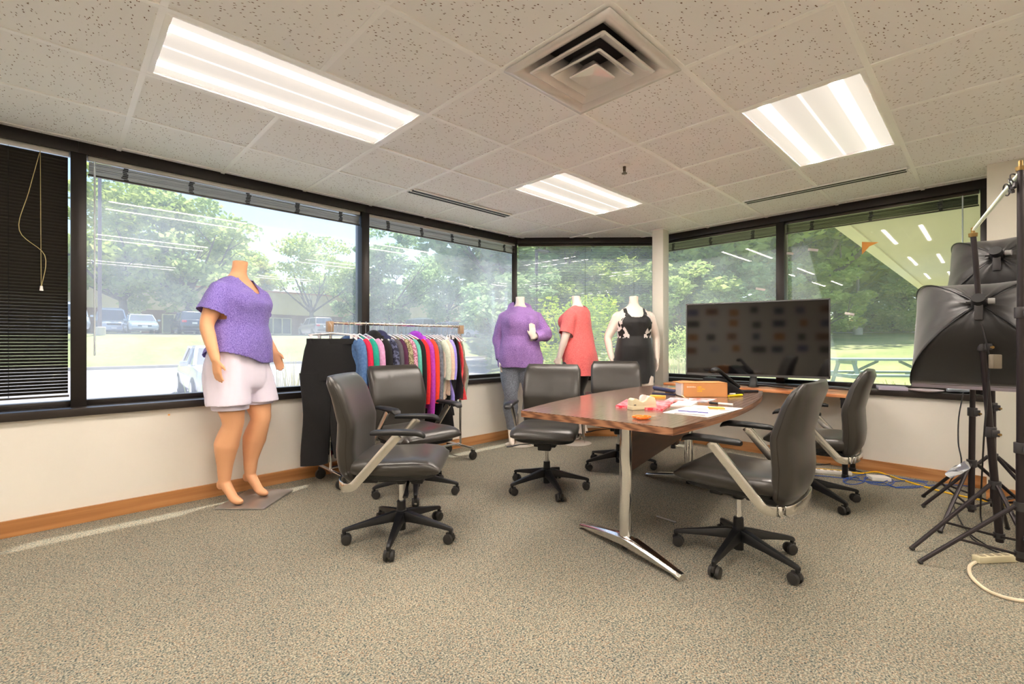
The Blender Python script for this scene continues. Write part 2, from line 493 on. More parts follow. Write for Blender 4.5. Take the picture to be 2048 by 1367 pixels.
for s in (-1, 1):
    fr.bb(-L2/2+0.012, L2/2-0.012, s*(T/2-0.024)-0.012, s*(T/2-0.024)+0.012, 0.0, 0.03)
    fr.bb(s*(L2/2-0.024)-0.012, s*(L2/2-0.024)+0.012, -T/2+0.036, T/2-0.036, 0.0, 0.03)
frame_me = fr.mesh('frame', bevel=0.003)
lens_me = MB().bb(-L2/2+0.034, L2/2-0.034, -T/2+0.034, T/2-0.034, 0.010, 0.016).mesh('lens', smooth=0)
house_me = MB().bb(-L2/2+0.012, L2/2-0.012, -T/2+0.012, T/2-0.012, 0.03, 0.12).mesh('housing', smooth=0)
llab = ['long fluorescent ceiling light at upper left above the left windows', 'fluorescent ceiling light nearest the white column', 'fluorescent ceiling light at right above the television side',
        'fluorescent ceiling light overhead in front of the viewer', 'fluorescent ceiling light behind the viewer by the left windows', 'fluorescent ceiling light behind the viewer at mid room',
        'fluorescent ceiling light by the cream pier behind the viewer', 'fluorescent ceiling light in the rear corner']
for k, (i, j) in enumerate(LIGHTS):
    c = (GU+(i+1)*T, GV+(j+0.5)*T, CZ)
    if c[0]-L2/2 < U0 or c[1]-T/2 < V0: continue
    t_ = thing('ceiling_light', llab[k], 'ceiling light', c, 0, 'fluorescent ceiling lights')
    obj('frame', frame_me, M_GRID, t_); obj('lens', lens_me, M_PANEL, t_); obj('housing', house_me, M_GRID, t_)
# ---------------- square air diffuser
M_DIFF = mat('diffuser_enamel', srgb(232, 228, 224), 0.2, 0.1)
dz = thing('air_diffuser', 'square stepped metal air diffuser in the ceiling', 'air vent', (GU-0.5*T, GV-0.5*T, CZ))
def sq(h, z, r=0.0):
    return [(h, -h, z), (h, h, z), (-h, h, z), (-h, -h, z)]
def sqr(h, z, r=0.02, n=4):
    out = []
    for cx, cy, a0 in ((1,-1,-PI/2), (1,1,0), (-1,1,PI/2), (-1,-1,PI)):
        for k in range(n+1):
            a = a0 + PI/2*k/n
            out.append((cx*(h-r)+r*math.cos(a), cy*(h-r)+r*math.sin(a), z))
    return out
H = T/2-0.006
def ringshell(name, prof, r=0.02):
    mb = MB(); up = [sqr(h, z, min(r, h*0.4)) for h, z in prof]
    mb.loft(list(reversed(up)), cap=False)
    o = mb.build(name, M_DIFF, dz, smooth=40)
    so = o.modifiers.new('thick', 'SOLIDIFY'); so.thickness = 0.003; so.offset = 1
    return o
ringshell('outer_collar', [(H, -0.004), (H-0.03, -0.008), (H-0.06, 0.004), (H-0.10, 0.035), (H-0.13, 0.08), (H-0.13, 0.12)], 0.006)
ringshell('cone', [(0.212, -0.010), (0.205, -0.014), (0.175, -0.002), (0.14, 0.03), (0.115, 0.07)], 0.012)
ringshell('cone', [(0.142, -0.022), (0.136, -0.026), (0.112, -0.012), (0.085, 0.02), (0.068, 0.055)], 0.010)
core = MB(); core.loft([sqr(0.012, -0.028, 0.004), sqr(0.075, -0.040, 0.008), sqr(0.079, -0.036, 0.008), sqr(0.05, -0.005, 0.008), sqr(0.03, 0.02, 0.006)][::-1])
core.build('core_cone', M_DIFF, dz, smooth=40)
MB().bb(-H+0.12, H-0.12, -H+0.12, H-0.12, 0.10, 0.13).build('duct_throat', mat('duct_dark', srgb(34, 33, 34), 0.6), dz, smooth=0)
# ---------------- return grille at the upper right edge
rg = thing('return_grille', 'grey slatted return air grille at the right edge of the ceiling', 'air vent', (GU+1.5*T, GV-3.5*T, CZ))
g = MB()
for s in (-1, 1):
    g.bb(-H, H, s*(H-0.02)-0.02, s*(H-0.02)+0.02, -0.002, 0.02); g.bb(s*(H-0.02)-0.02, s*(H-0.02)+0.02, -H+0.04, H-0.04, -0.002, 0.02)
g.build('frame', M_GRID, rg, bevel=0.003)
M_GREY = mat('grille_grey', srgb(150, 144, 136), 0.5)
sl = MB().box((0, 0, 0.008), (T-0.09, 0.020, 0.002), Matrix.Rotation(0.7, 3, 'X')).mesh('slat', smooth=0)
for k in range(24): obj('slat', sl, M_GREY, rg, (0, -0.25+0.0217*k, 0))
MB().bb(-H+0.03, H-0.03, -H+0.03, H-0.03, 0.04, 0.05).build('backing', mat('duct_dark', (0,0,0)), rg, smooth=0)
# ---------------- two linear slot diffusers
def slot(label, p0, p1):
    d = Vector((p1[0]-p0[0], p1[1]-p0[1])); L = d.length; a = math.atan2(d.y, d.x)
    t_ = thing('slot_diffuser', label, 'air vent', ((p0[0]+p1[0])/2, (p0[1]+p1[1])/2, CZ), a, 'linear slot diffusers')
    f = MB()
    for y in (-0.052, 0.0, 0.052): f.bb(-L/2, L/2, y-0.004, y+0.004, -0.007, 0.004)
    f.build('rail', M_GRID, t_, smooth=0)
    for y in (-0.026, 0.026): MB().bb(-L/2+0.01, L/2-0.01, y-0.0225, y+0.0225, -0.005, 0.002).build('slot', mat('slot_black', srgb(18, 16, 16), 0.7), t_, smooth=0)
slot('double slot air diffuser in the ceiling along the left windows', (GU+0.03, GV+3*T), (GU+2*T-0.03, GV+3*T))
slot('double slot air diffuser in the ceiling along the right windows', (GU+4*T, GV-2*T+0.03), (GU+4*T, GV-0.03))
# ---------------- sprinkler
sp = F(1221.5, 333, CZ)
st_ = thing('sprinkler', 'small brass sprinkler head in the ceiling beside the white column light', 'sprinkler', sp)
MB().lathe([(0.004, 0.004), (0.042, 0.0), (0.040, -0.006), (0.018, -0.010)][::-1], 20).build('escutcheon', M_WHITE, st_)
hd = MB(); hd.cyl((0,0,-0.045), (0,0,-0.004), 0.010, 0.012); hd.cyl((0,0,-0.062), (0,0,-0.058), 0.020); hd.tube([(0.011,0,-0.02),(0.016,0,-0.04),(0.004,0,-0.058)], 0.003, 6); hd.tube([(-0.011,0,-0.02),(-0.016,0,-0.04),(-0.004,0,-0.058)], 0.003, 6)
hd.build('head', mat('brass_dark', srgb(96, 84, 70), 0.35, 0.8), st_)
# ---------------- white column
cu, cv = 4.99, 2.665
struct(MB().bb(cu-0.068, cu+0.068, cv-0.068, cv+0.068, 0, CZ).build('column', mat('column_paint', srgb(228, 225, 214), 0.6), bevel=0.004), 'square white column in front of the corner of the right windows')
struct(MB().bb(cu-0.085, cu+0.085, cv-0.085, cv+0.085, CZ-0.006, CZ+0.004).build('trim_4', M_GRID), 'thin white collar where the white column meets the ceiling')

# ================================================================ WINDOWS AND BLINDS
ZS, ZH = 0.732, 2.372
def wframe(n, p0, p1, label, post0=True, post1=True, pw=0.038, gm=None):
    """p0 -> p1 along the glass, room on the right-hand side of the walk turned inside by sign below"""
    p0, p1 = Vector(p0), Vector(p1)
    d = (p1-p0); L = d.length; a = math.atan2(d.y, d.x)
    r = thing('window_%d' % n, label, 'window', ((p0.x+p1.x)/2, (p0.y+p1.y)/2, 0), a)
    r['kind'] = 'structure'; del r['category']
    # local: x along, y inside is negative
    MB().bb(-L/2, L/2, -0.09, 0.06, ZH, CZ+0.02).build('window_head', M_FRAME, r, bevel=0.003)
    MB().bb(-L/2, L/2, -0.03, 0.05, ZS-0.01, ZS+0.035).build('bottom_rail', M_FRAME, r, bevel=0.003)
    if post0: MB().bb(-L/2-pw, -L/2+pw, -0.085, 0.05, ZS-0.005, ZH+0.01).build('post', M_FRAME, r, bevel=0.003)
    if post1: MB().bb(L/2-pw, L/2+pw, -0.085, 0.05, ZS-0.005, ZH+0.01).build('post', M_FRAME, r, bevel=0.003)
    MB().bb(-L/2+pw, L/2-pw, -0.003, 0.003, ZS+0.03, ZH+0.005).build('pane', gm or M_GLASS, r, smooth=0)
    return r, L
UA = [BA, 0.09, 2.075, 4.13]
k1 = K1(0); k2 = K2(0)
M_SLAT = mat('blind_slat_bronze', srgb(70, 64, 58), 0.3, 0.55)
M_SLAT_SUNLIT = mat('blind_slat_sunlit', srgb(190, 190, 182), 0.35, 0.2)  # same slats, sunlight on the raised left blinds put into their colour
M_RAILW = mat('blind_headrail', srgb(206, 204, 198), 0.35, 0.2)
M_CORD = mat('blind_cord', srgb(196, 182, 128), 0.7)
def slat_mesh(L):
    mb = MB(); w = 0.025; n = 4; rings = []
    for x in (-L/2, L/2):
        top = [(x, -w/2+w*k/n, 0.0030*math.sin(PI*k/n)) for k in range(n+1)]
        bot = [(x, w/2-w*k/n, 0.0030*math.sin(PI*(n-k)/n)-0.0007) for k in range(n+1)]
        rings.append(top+bot)
    mb.loft(rings); return mb.mesh('slat', smooth=60)
def blind(p0, p1, label, lowered, tilt=0.0, inset=0.05, bunches=4, wand=None, cord=None, railm=None, sm=None):
    sm = sm or M_SLAT
    p0, p1 = Vector(p0), Vector(p1)
    d = p1-p0; L = d.length-0.09; a = math.atan2(d.y, d.x)
    r = thing('window_blind', label, 'blind', ((p0.x+p1.x)/2, (p0.y+p1.y)/2, 0), a)
    y = -inset
    MB().bb(-L/2, L/2, y-0.014, y+0.014, ZH-0.028, ZH).build('headrail', railm or M_RAILW, r, bevel=0.002)
    me = slat_mesh(L-0.01)
    rr = random.Random(len(label))
    if lowered:
        z = ZH-0.045; n = int((z-(ZS+0.06))/0.0205)
        for k in range(n):
            o = obj('slat', me, M_SLAT, r, (0, y, z-k*0.0205)); o.rotation_euler[0] = tilt
        zb = z-n*0.0205
        MB().bb(-L/2, L/2, y-0.012, y+0.012, zb-0.012, zb).build('bottom_rail', M_SLAT, r, bevel=0.002)
        for f in (-0.36, 0.0, 0.36) if L > 1.2 else (-0.3, 0.3):
            cdm = MB()
            for s in (-1, 1): cdm.cyl((f*L, y+s*0.0125, zb), (f*L, y+s*0.0125, ZH-0.03), 0.0008, n=4)
            cdm.build('ladder_cord', M_BLACK, r)
    else:
        n = 13
        for k in range(n):
            o = obj('slat', me, sm, r, (0, y+rr.uniform(-0.003, 0.003), ZH-0.036-k*0.0062)); o.rotation_euler[0] = rr.uniform(-0.10, 0.10); o.rotation_euler[1] = rr.uniform(-0.0016, 0.0016)
        zb = ZH-0.036-n*0.0062
        MB().bb(-L/2, L/2, y-0.012, y+0.012, zb-0.010, zb).build('bottom_rail', M_SLAT, r, bevel=0.002)
        for k in range(bunches):
            x = -L/2 + L*(k+0.5)/bunches
            b = MB()
            for q in range(7): b.box((x+rr.uniform(-0.006,0.006), y-0.016, ZH-0.04-q*0.0125), (0.022+rr.uniform(0,0.014), 0.010, 0.008))
            b.build('ladder_bunch', M_BLACK, r, smooth=0)
    if wand:
        x, z1 = wand; MB().cyl((x, y-0.022, z1), (x, y-0.022, ZH-0.03), 0.005, n=8).build('tilt_wand', mat('clear_wand', srgb(206, 218, 226), 0.15), r)
    if cord:
        x, z1 = cord
        MB().tube(smooth_path([(x, y-0.02, ZH-0.03), (x-0.05, y-0.022, ZH-0.30), (x-0.09, y-0.022, lerp(ZH, z1, 0.62)), (x+0.02, y-0.022, lerp(ZH, z1, 0.78)), (x+0.006, y-0.022, z1)]), 0.0018, 5).build('pull_cord', M_CORD, r)
        MB().cyl((x, y-0.018, ZH-0.03), (x+0.004, y-0.018, z1), 0.0015, n=5).build('pull_cord', M_CORD, r)
        MB().cyl((x+0.005, y-0.02, z1-0.03), (x+0.005, y-0.02, z1), 0.009, 0.006).build('cord_tassel', M_WHITE, r)
    return r
# left wall: local -y must point inside (-v): walk along +u
wframe(1, (UA[0], GA), (UA[1], GA), 'leftmost bronze framed window covered by a lowered dark blind', gm=M_GLASSH)
wframe(2, (UA[1], GA), (UA[2], GA), 'wide bronze framed window behind the purple-shirted mannequin', post0=False, gm=M_GLASSH)
wframe(3, (UA[2], GA), (UA[3], GA), 'bronze framed window behind the clothes rack', post0=False, post1=False, gm=M_GLASSH)
wframe(4, k1, k2, 'bronze framed corner window behind the three pale mannequins', pw=0.032)
wframe(5, k2, (GC, 1.50), 'bronze framed window behind the left half of the television', post0=False)
wframe(6, (GC, 1.50), (GC, DY), 'bronze framed window beside the softboxes at right', post0=False)
blind((UA[0], GA), (UA[1], GA), 'dark venetian blind fully lowered at the left edge', True, -0.85, cord=(0.82, 1.50))
blind((UA[1], GA), (UA[2], GA), 'raised blind bunched at the top of the wide left window', False, wand=(-0.915, 1.06), bunches=5, sm=M_SLAT_SUNLIT)
blind((UA[2], GA), (UA[3], GA), 'raised blind bunched above the clothes rack window', False, bunches=5, sm=M_SLAT_SUNLIT)
blind(k1, k2, 'thin slatted blind lowered and opened over the corner window', True, 0.06, railm=M_SLAT)
blind(k2, (GC, 1.50), 'raised blind bunched above the television', False, bunches=3, railm=M_SLAT)
blind((GC, 1.50), (GC, DY), 'raised blind bunched above the window beside the softboxes', False, bunches=3, wand=(0.60, 1.25), railm=M_SLAT)
# ================================================================ CHAIRS
def make_chair(base_rot):
    """local +x is the way the chair faces; origin on the floor under the column"""
    t = thing('conference_chair', 'x', 'chair', (0,0,0), 0, 'leather conference chairs')
    # five-star base: each arm a part, its caster a sub-part
    arm = MB(); rings = []
    for r, z, w, h in ((0.022, 0.128, 0.030, 0.060), (0.06, 0.128, 0.027, 0.052), (0.16, 0.112, 0.022, 0.036), (0.27, 0.093, 0.017, 0.024), (0.315, 0.084, 0.014, 0.020), (0.330, 0.078, 0.010, 0.016)):
        rings.append([(r, -w, z-h/2), (r, w, z-h/2), (r, w*0.72, z+h/2), (r, -w*0.72, z+h/2)])
    arm.loft(rings); arm.cyl((0.318, 0, 0.045), (0.318, 0, 0.088), 0.011)
    arm_me = arm.mesh('base_arm', bevel=0.003)
    cs = MB()
    for s in (-1, 1):
        cs.tube([(0.318-0.012, s*0.010, 0.030), (0.318-0.012, s*0.026, 0.030)], [0.030, 0.027], 16)
    cs.box((0.312, 0, 0.046), (0.046, 0.016, 0.030)); cs.cyl((0.306, -0.02, 0.030), (0.306, 0.02, 0.030), 0.008)
    caster_me = cs.mesh('caster', bevel=0.002)
    for k in range(5):
        a = base_rot + 2*PI*k/5
        o = obj('base_arm', arm_me, M_BLACK, t); o.rotation_euler[2] = a
        c = obj('caster', caster_me, M_RUBBER, o)
    MB().lathe([(0.018, 0.045), (0.026, 0.047), (0.027, 0.10), (0.031, 0.105), (0.031, 0.160), (0.027, 0.165), (0.025, 0.215), (0.014, 0.216)], 18).build('hub', M_BLACK, t)
    MB().cyl((0,0,0.20), (0,0,0.33), 0.0135, n=14).build('gas_lift', M_CHROME, t)
    me = MB(); me.box((-0.02, 0, 0.372), (0.26, 0.17, 0.05)); me.box((0.10, 0, 0.350), (0.07, 0.10, 0.05)); me.cyl((0, 0, 0.315), (0, 0, 0.36), 0.030); me.box((-0.16, 0, 0.385), (0.14, 0.36, 0.03))
    me.build('mechanism', M_BLACK, t, bevel=0.008)
    lv = MB(); lv.tube([(0.06, -0.08, 0.362), (0.075, -0.20, 0.352), (0.085, -0.26, 0.338), (0.088, -0.30, 0.333)], [0.008, 0.008, 0.013, 0.015], 8, flat=(1, 0.45)); lv.build('tilt_lever', M_BLACK, t)
    # seat cushion lofted front to back
    rings = []
    N = 15
    for i in range(N):
        f = i/(N-1); x = -0.245 + 0.50*f
        w = 0.250*tab(f, (0, .06, .3, .8, .95, 1), (0.84, 0.93, 0.98, 1.0, 0.985, 0.94))
        zt = 0.516 + tab(f, (0, .1, .35, .7, .88, .96, 1), (-0.008, 0.0, -0.004, 0.004, -0.004, -0.024, -0.052))
        zb = 0.398 + tab(f, (0, .08, .6, .9, 1), (0.025, 0.008, 0.0, 0.010, 0.034))
        cz = (zt+zb)/2; hz = (zt-zb)/2
        ring = []
        for (yy, zz) in srect(0, 0, w, hz, 3.4, 24):
            # slight dish across the top
            dish = -0.010*(1-(yy/w)**2) if zz > 0 else 0
            ring.append((x, yy, cz+zz+dish*(zz/hz if hz else 0)))
        rings.append(ring)
    MB().loft(rings).build('seat', M_LEATHER, t, smooth=50)
    sh = MB(); sh.loft([[(x, y, z) for (x, y) in srect(0.0, 0, 0.228*k, 0.226*k, 4, 24)] for z, k in ((0.390, 0.88), (0.400, 1.0), (0.422, 1.02))]); sh.build('seat_shell', M_BLACK, t)
    # backrest lofted bottom to top, leaning back
    rings = []; N = 17
    for i in range(N):
        f = i/(N-1); z = 0.375 + 0.585*f
        xc = -0.245 + tab(f, (0, .12, .3, .55, .8, 1), (0.012, -0.012, -0.020, -0.012, -0.052, -0.105))
        w = 0.240*tab(f, (0, .04, .12, .3, .6, .9, .97, 1), (0.70, 0.82, 0.93, 0.97, 1.0, 0.985, 0.95, 0.88))
        th = 0.058*tab(f, (0, .05, .2, .5, .85, .96, 1), (0.45, 0.75, 1.0, 1.0, 0.85, 0.68, 0.30))
        ring = []
        for (dx, yy) in srect(0, 0, th, w, 4.2, 28):
            curve = -0.030*(1-(yy/0.24)**2) + 0.012
            ring.append((xc + dx + curve, yy, z))
        rings.append(ring)
    bk = MB().loft(rings).build('backrest', M_LEATHER, t, smooth=50)
    sm = MB()
    for s in (-1, 1):          # stitched seams down the sides of the back cushion
        pts = []
        for i in range(1, N-1):
            f = i/(N-1); ys = [p for p in rings[i]]
            q = max(ys, key=lambda p: s*p[1]); pts.append((q[0]+0.004, q[1]+s*0.0006, q[2]))
        sm.tube(pts, 0.0025, 6)
    sm.build('seam', mat('seam_leather', srgb(48, 42, 36), 0.5), bk)
    # aluminium arm frames sweeping behind the seat, up and forward to the pads
    def flatbar(path, w, th):
        rings = []
        P = smooth_path(path, 5)
        for i, p in enumerate(P):
            d = (P[min(i+1, len(P)-1)]-P[max(i-1, 0)]).normalized()
            side = Vector((0, 1, 0)) if abs(d.y) < 0.75 else Vector((1, 0, 0))
            nrm = d.cross(side).normalized(); side = nrm.cross(d).normalized()
            rings.append([p+nrm*w+side*th, p-nrm*w+side*th, p-nrm*w-side*th, p+nrm*w-side*th])
        return MB().loft(rings)
    for s in (-1, 1):
        y = s*0.272
        a = flatbar([(-0.245, y*0.93, 0.372), (-0.205, y, 0.378), (-0.165, y, 0.415), (-0.06, y, 0.535), (0.045, y, 0.655)], 0.024, 0.008)
        a.build('arm_frame', M_ALU, t, bevel=0.003)
        pd = MB(); rings = []
        for f, dz, w, h in ((0, -0.004, 0.022, 0.010), (0.06, 0.0, 0.030, 0.014), (0.5, 0.002, 0.034, 0.016), (0.85, -0.001, 0.036, 0.016), (0.95, -0.010, 0.033, 0.014), (1.0, -0.022, 0.024, 0.008)):
            x = -0.10 + 0.285*f
            rings.append([(x, y+a_, 0.668+dz+b_) for a_, b_ in srect(0, 0, w, h, 3.2, 14)])
        pd.loft(rings); pd.build('armrest', M_BLACK, t, smooth=50)
    cb = flatbar([(-0.245, -0.255, 0.372), (-0.295, -0.18, 0.378), (-0.312, 0, 0.382), (-0.295, 0.18, 0.378), (-0.245, 0.255, 0.372)], 0.022, 0.007)
    cb.build('arm_crossbar', M_ALU, t, bevel=0.003)
    return t
CH = [
 ((-0.73, 2.73), (0.998, 0.04), -87, 'nearest leather conference chair on the left, seen side-on facing right'),
 ((-0.83, 3.54), (0.72, -0.69), -150, 'leather conference chair in front of the clothes rack with its back to it'),
 ((0.17, 3.66), (-0.20, -0.98), -75, 'leather conference chair by the pointed left corner of the table'),
 ((0.86, 4.30), (-0.10, -0.99), -160, 'leather conference chair behind the table below the black-dressed mannequin'),
 ((1.14, 2.52), (-0.74, 0.67), -62, 'nearest leather conference chair on the right of the table, turned away'),
 ((2.07, 3.46), (-0.80, 0.60), -80, 'leather conference chair beside the leg of the television table'),
]
chair0 = make_chair(0.0)
for k, (p, fd, br, lab) in enumerate(CH):
    a = heading(*fd)
    c = chair0 if k == 0 else copy_tree(chair0)
    c.location = W(p[0], p[1], 0); c.rotation_euler[2] = a; c['label'] = lab
    b0 = heading(math.cos(math.radians(br)), math.sin(math.radians(br))) - a
    n = 0
    for ch in c.children:
        if ch.name.split('.')[0] == 'base_arm':
            ch.rotation_euler[2] = b0 + 2*PI*n/5; n += 1

# ================================================================ CONFERENCE TABLE
TZ = 0.74
TABC = None
ca = W(0.3415, 2.519, 0); axd = W(0.60, 0.80, 0).normalized()
TA = math.atan2(axd.y, axd.x)
tb = thing('conference_table', 'boat-shaped walnut conference table on chrome columns', 'table', ca, TA)
TL = 2.14
def halfw(x):
    f = x/TL; return 0.457 + 0.105*(1-(2*f-1)**2)
top = []; n = 18
for i in range(n+1): top.append((TL*i/n, -halfw(TL*i/n)))
for i in range(n+1): top.append((TL*(1-i/n), halfw(TL*(1-i/n))))
MB().prism(top, TZ-0.003, TZ).build('tabletop', M_WALNUT, tb, smooth=0)
MB().prism([(lerp(TL/2, x, 0.9995), y*0.9995) for x, y in top], TZ-0.038, TZ-0.003).build('edge_band', M_WALNUT_E, tb, smooth=20)
def to_tab(X, Y): 
    d = W(X, Y, 0) - ca; return Vector((d.dot(axd), d.dot(Vector((-axd.y, axd.x, 0)))))
c1 = to_tab(0.553, 2.575); fa = heading(0.546, -0.838) - TA
c2 = Vector((c1.x+1.40, -0.03))
for q, (c, ang) in enumerate(((c1, fa), (c2, -PI/2-0.15))):
    MB().lathe([(0.030, 0.075), (0.034, 0.085), (0.0335, 0.10), (0.0335, TZ-0.06), (0.05, TZ-0.058), (0.05, TZ-0.04)], 24, (c.x, c.y, 0)).build('column', M_CHROME, tb)
    ft = MB(); rings = []
    for s in range(-12, 13):
        f = s/12; x = f*0.375; az = abs(f)
        zt = lerp(0.098, 0.034, az**1.25); zb = lerp(0.048, 0.018, az) if az < 0.93 else 0.0
        w = lerp(0.042, 0.024, az)
        rings.append([(x, -w, zb), (x, w, zb), (x, w, zt-0.012), (x, w*0.55, zt), (x, -w*0.55, zt), (x, -w, zt-0.012)])
    ft.loft(rings); R = Matrix.Translation((c.x, c.y, 0)) @ Matrix.Rotation(ang, 4, 'Z'); ft.xf(R)
    fo = ft.build('foot', M_ALU, tb, bevel=0.002, smooth=45)
    MB().cyl((c.x, c.y, 0.022), (c.x, c.y, 0.07), 0.022).build('levelling_cap', M_BLACK, fo)
ma = math.atan2(c2.y-c1.y, c2.x-c1.x); mL = (c2-c1).length
mp = MB(); mp.prism([(0.04, -0.012), (mL-0.04, -0.012), (mL-0.04, 0.012), (0.04, 0.012)], TZ-0.31, TZ-0.04); mp.build('modesty_panel', M_WALNUT_D, tb, loc=(c1.x, c1.y, 0), rotz=ma)
MB().bb(mL-0.30, mL-0.24, 0.013, 0.10, TZ-0.36, TZ-0.04).build('cable_box', M_WALNUT_D, tb, loc=(c1.x, c1.y, 0), rotz=ma)

# ================================================================ TELEVISION TABLE
TVZ = 0.71
tt = thing('training_table', 'narrow training table with orange wood top under the television', 'table', (4.93, 1.62, 0))
MB().bb(-0.225, 0.215, -0.84, 0.86, TVZ-0.028, TVZ).build('tabletop', make_wood('cherry_laminate', srgb(176, 102, 56), srgb(204, 132, 82), srgb(220, 156, 108), 0.3, (11, 1.2, 11)), tt, bevel=0.003)
for yy in (-0.76, 0.78):
    for xx in (-0.16, 0.15):
        l = MB(); l.cyl((xx, yy, 0.03), (xx, yy, TVZ-0.10), 0.022, n=16); l.cyl((xx, yy, 0.0), (xx, yy, 0.03), 0.027, 0.024, n=16)
        l.box((xx, yy, TVZ-0.075), (0.075, 0.05, 0.09)); l.build('leg', M_BLACKM, tt, bevel=0.003)
    MB().bb(-0.19, 0.18, yy-0.03, yy+0.03, TVZ-0.05, TVZ-0.028).build('leg_bracket', M_BLACKM, tt)
# ================================================================ TELEVISION
tl = D(1343, 684, 4.93); tr_ = D(1623, 684, 4.335)
tv_c = (tl+tr_)/2; tvd = (tr_-tl); tva = math.atan2(tvd.y, tvd.x); TVW = tvd.length; TVH = 0.735
tv = thing('television', 'large flat screen television on a black stand before the right windows', 'television', (tv_c.x, tv_c.y, TVZ), tva)
zb = 0.812-TVZ
M_SCREEN = mat('tv_screen', srgb(14, 13, 14), 0.06, spec=0.9)
MB().bb(-TVW/2, TVW/2, 0.0, 0.035, zb, zb+TVH).build('housing', M_BLACK, tv, bevel=0.006)
MB().bb(-TVW/2+0.012, TVW/2-0.012, -0.003, 0.001, zb+0.022, zb+TVH-0.012).build('screen', M_SCREEN, tv, smooth=0)
bz = MB()
bz.bb(-TVW/2, TVW/2, -0.006, 0.004, zb+TVH-0.010, zb+TVH+0.002); bz.bb(-TVW/2-0.002, -TVW/2+0.010, -0.006, 0.004, zb, zb+TVH); bz.bb(TVW/2-0.010, TVW/2+0.002, -0.006, 0.004, zb, zb+TVH); bz.bb(-TVW/2, TVW/2, -0.006, 0.004, zb-0.002, zb+0.020)
bz.build('bezel', mat('tv_bezel', srgb(120, 122, 126), 0.25, 0.8), tv)
sd = MB(); sd.loft([[(x, y, z) for x, y in srect(0, 0.02, rx, ry, 3, 14)] for z, rx, ry in ((0.0, 0.05, 0.06), (0.02, 0.04, 0.035), (0.09, 0.03, 0.016), (zb+0.05, 0.035, 0.012))])
for s in (-1, 1): sd.tube([(0, 0.02, 0.018), (s*0.12, -0.02, 0.022), (s*0.33, -0.09, 0.008)], [0.016, 0.012, 0.007], 8)
sd.build('stand', M_BLACK, tv, smooth=50)
# ================================================================ MANNEQUINS
def organic(name, mb, m, parent, voxel=0.008, smooth=6, cut=None, fold=0.0, fscale=9.0, thick=0.0, post=2, foldz=0.35, matfn=None, keep=None):
    """overlapping closed lofts fused into one continuous skin"""
    me = bpy.data.meshes.new(name); me.from_pydata(mb.v, [], mb.f)
    tmp = bpy.data.objects.new('tmp', me); COL.objects.link(tmp)
    r = tmp.modifiers.new('r', 'REMESH'); r.mode = 'VOXEL'; r.voxel_size = voxel; r.adaptivity = 0
    s = tmp.modifiers.new('s', 'SMOOTH'); s.factor = 0.5; s.iterations = smooth
    dg = bpy.context.evaluated_depsgraph_get()
    out = bpy.data.meshes.new_from_object(tmp.evaluated_get(dg))
    bpy.data.objects.remove(tmp); bpy.data.meshes.remove(me)
    bm = bmesh.new(); bm.from_mesh(out)
    bm.normal_update()
    if fold:
        for v in bm.verts:
            p = v.co
            q = Vector((p.x*fscale, p.y*fscale, p.z*fscale*foldz))
            f = mnoise.noise(q)*1.0 + 0.25*mnoise.noise(q*2.3+Vector((5, 1, 2)))
            v.co = p + v.normal*(fold*f)
    if cut:
        dead = [f for f in bm.faces if cut(f.calc_center_median(), f.normal)]
        bmesh.ops.delete(bm, geom=dead, context='FACES')
        for _ in range(post): bmesh.ops.smooth_vert(bm, verts=bm.verts, factor=0.5, use_axis_x=True, use_axis_y=True, use_axis_z=True)
    bm.normal_update()
    idx = [matfn(f.calc_center_median(), f.normal) for f in bm.faces] if matfn else None
    bm.to_mesh(out); bm.free()
    out.name = name; out.materials.clear(); out.shade_smooth()
    for q in (m if isinstance(m, (list, tuple)) else [m]): out.materials.append(q)
    if idx: out.polygons.foreach_set('material_index', idx)
    o = obj(name, out, None, parent)
    if thick:
        so = o.modifiers.new('thick', 'SOLIDIFY'); so.thickness = thick; so.offset = 1
    return o
TORSO = [  # z, centre x, half depth, half width
 (0.85, -0.01, 0.11, 0.16), (0.90, -0.015, 0.15, 0.205), (0.98, -0.015, 0.165, 0.222), (1.06, 0.0, 0.162, 0.215), (1.15, 0.015, 0.155, 0.196), (1.26, 0.012, 0.138, 0.178),
 (1.35, 0.022, 0.150, 0.186), (1.42, 0.032, 0.157, 0.192), (1.48, 0.020, 0.132, 0.190), (1.535, -0.004, 0.098, 0.176), (1.575, -0.014, 0.072, 0.130), (1.605, -0.012, 0.058, 0.080), (1.635, -0.006, 0.050, 0.056), (1.68, 0.004, 0.048, 0.051), (1.722, 0.010, 0.050, 0.053)]
def ering(z, cx, rx, ry, n=28, p=2.25, cy=0.0):
    return [(x, y, z) for x, y in srect(cx, cy, rx, ry, p, n)]
def torso_mb(mb, lo=0.0, hi=9.0, off=0.0, extra=None, bust=True):
    R = []
    for z, cx, rx, ry in TORSO:
        if z < lo-1e-6 or z > hi+1e-6: continue
        e = off + (extra(z) if extra else 0.0)
        R.append(ering(z, cx, rx+e, ry+e))
    mb.loft(R)
    if bust:
        for s in (-1, 1): mb.ell((0.105, s*0.085, 1.415), (0.075+off, 0.085+off, 0.085+off), 14, 8)
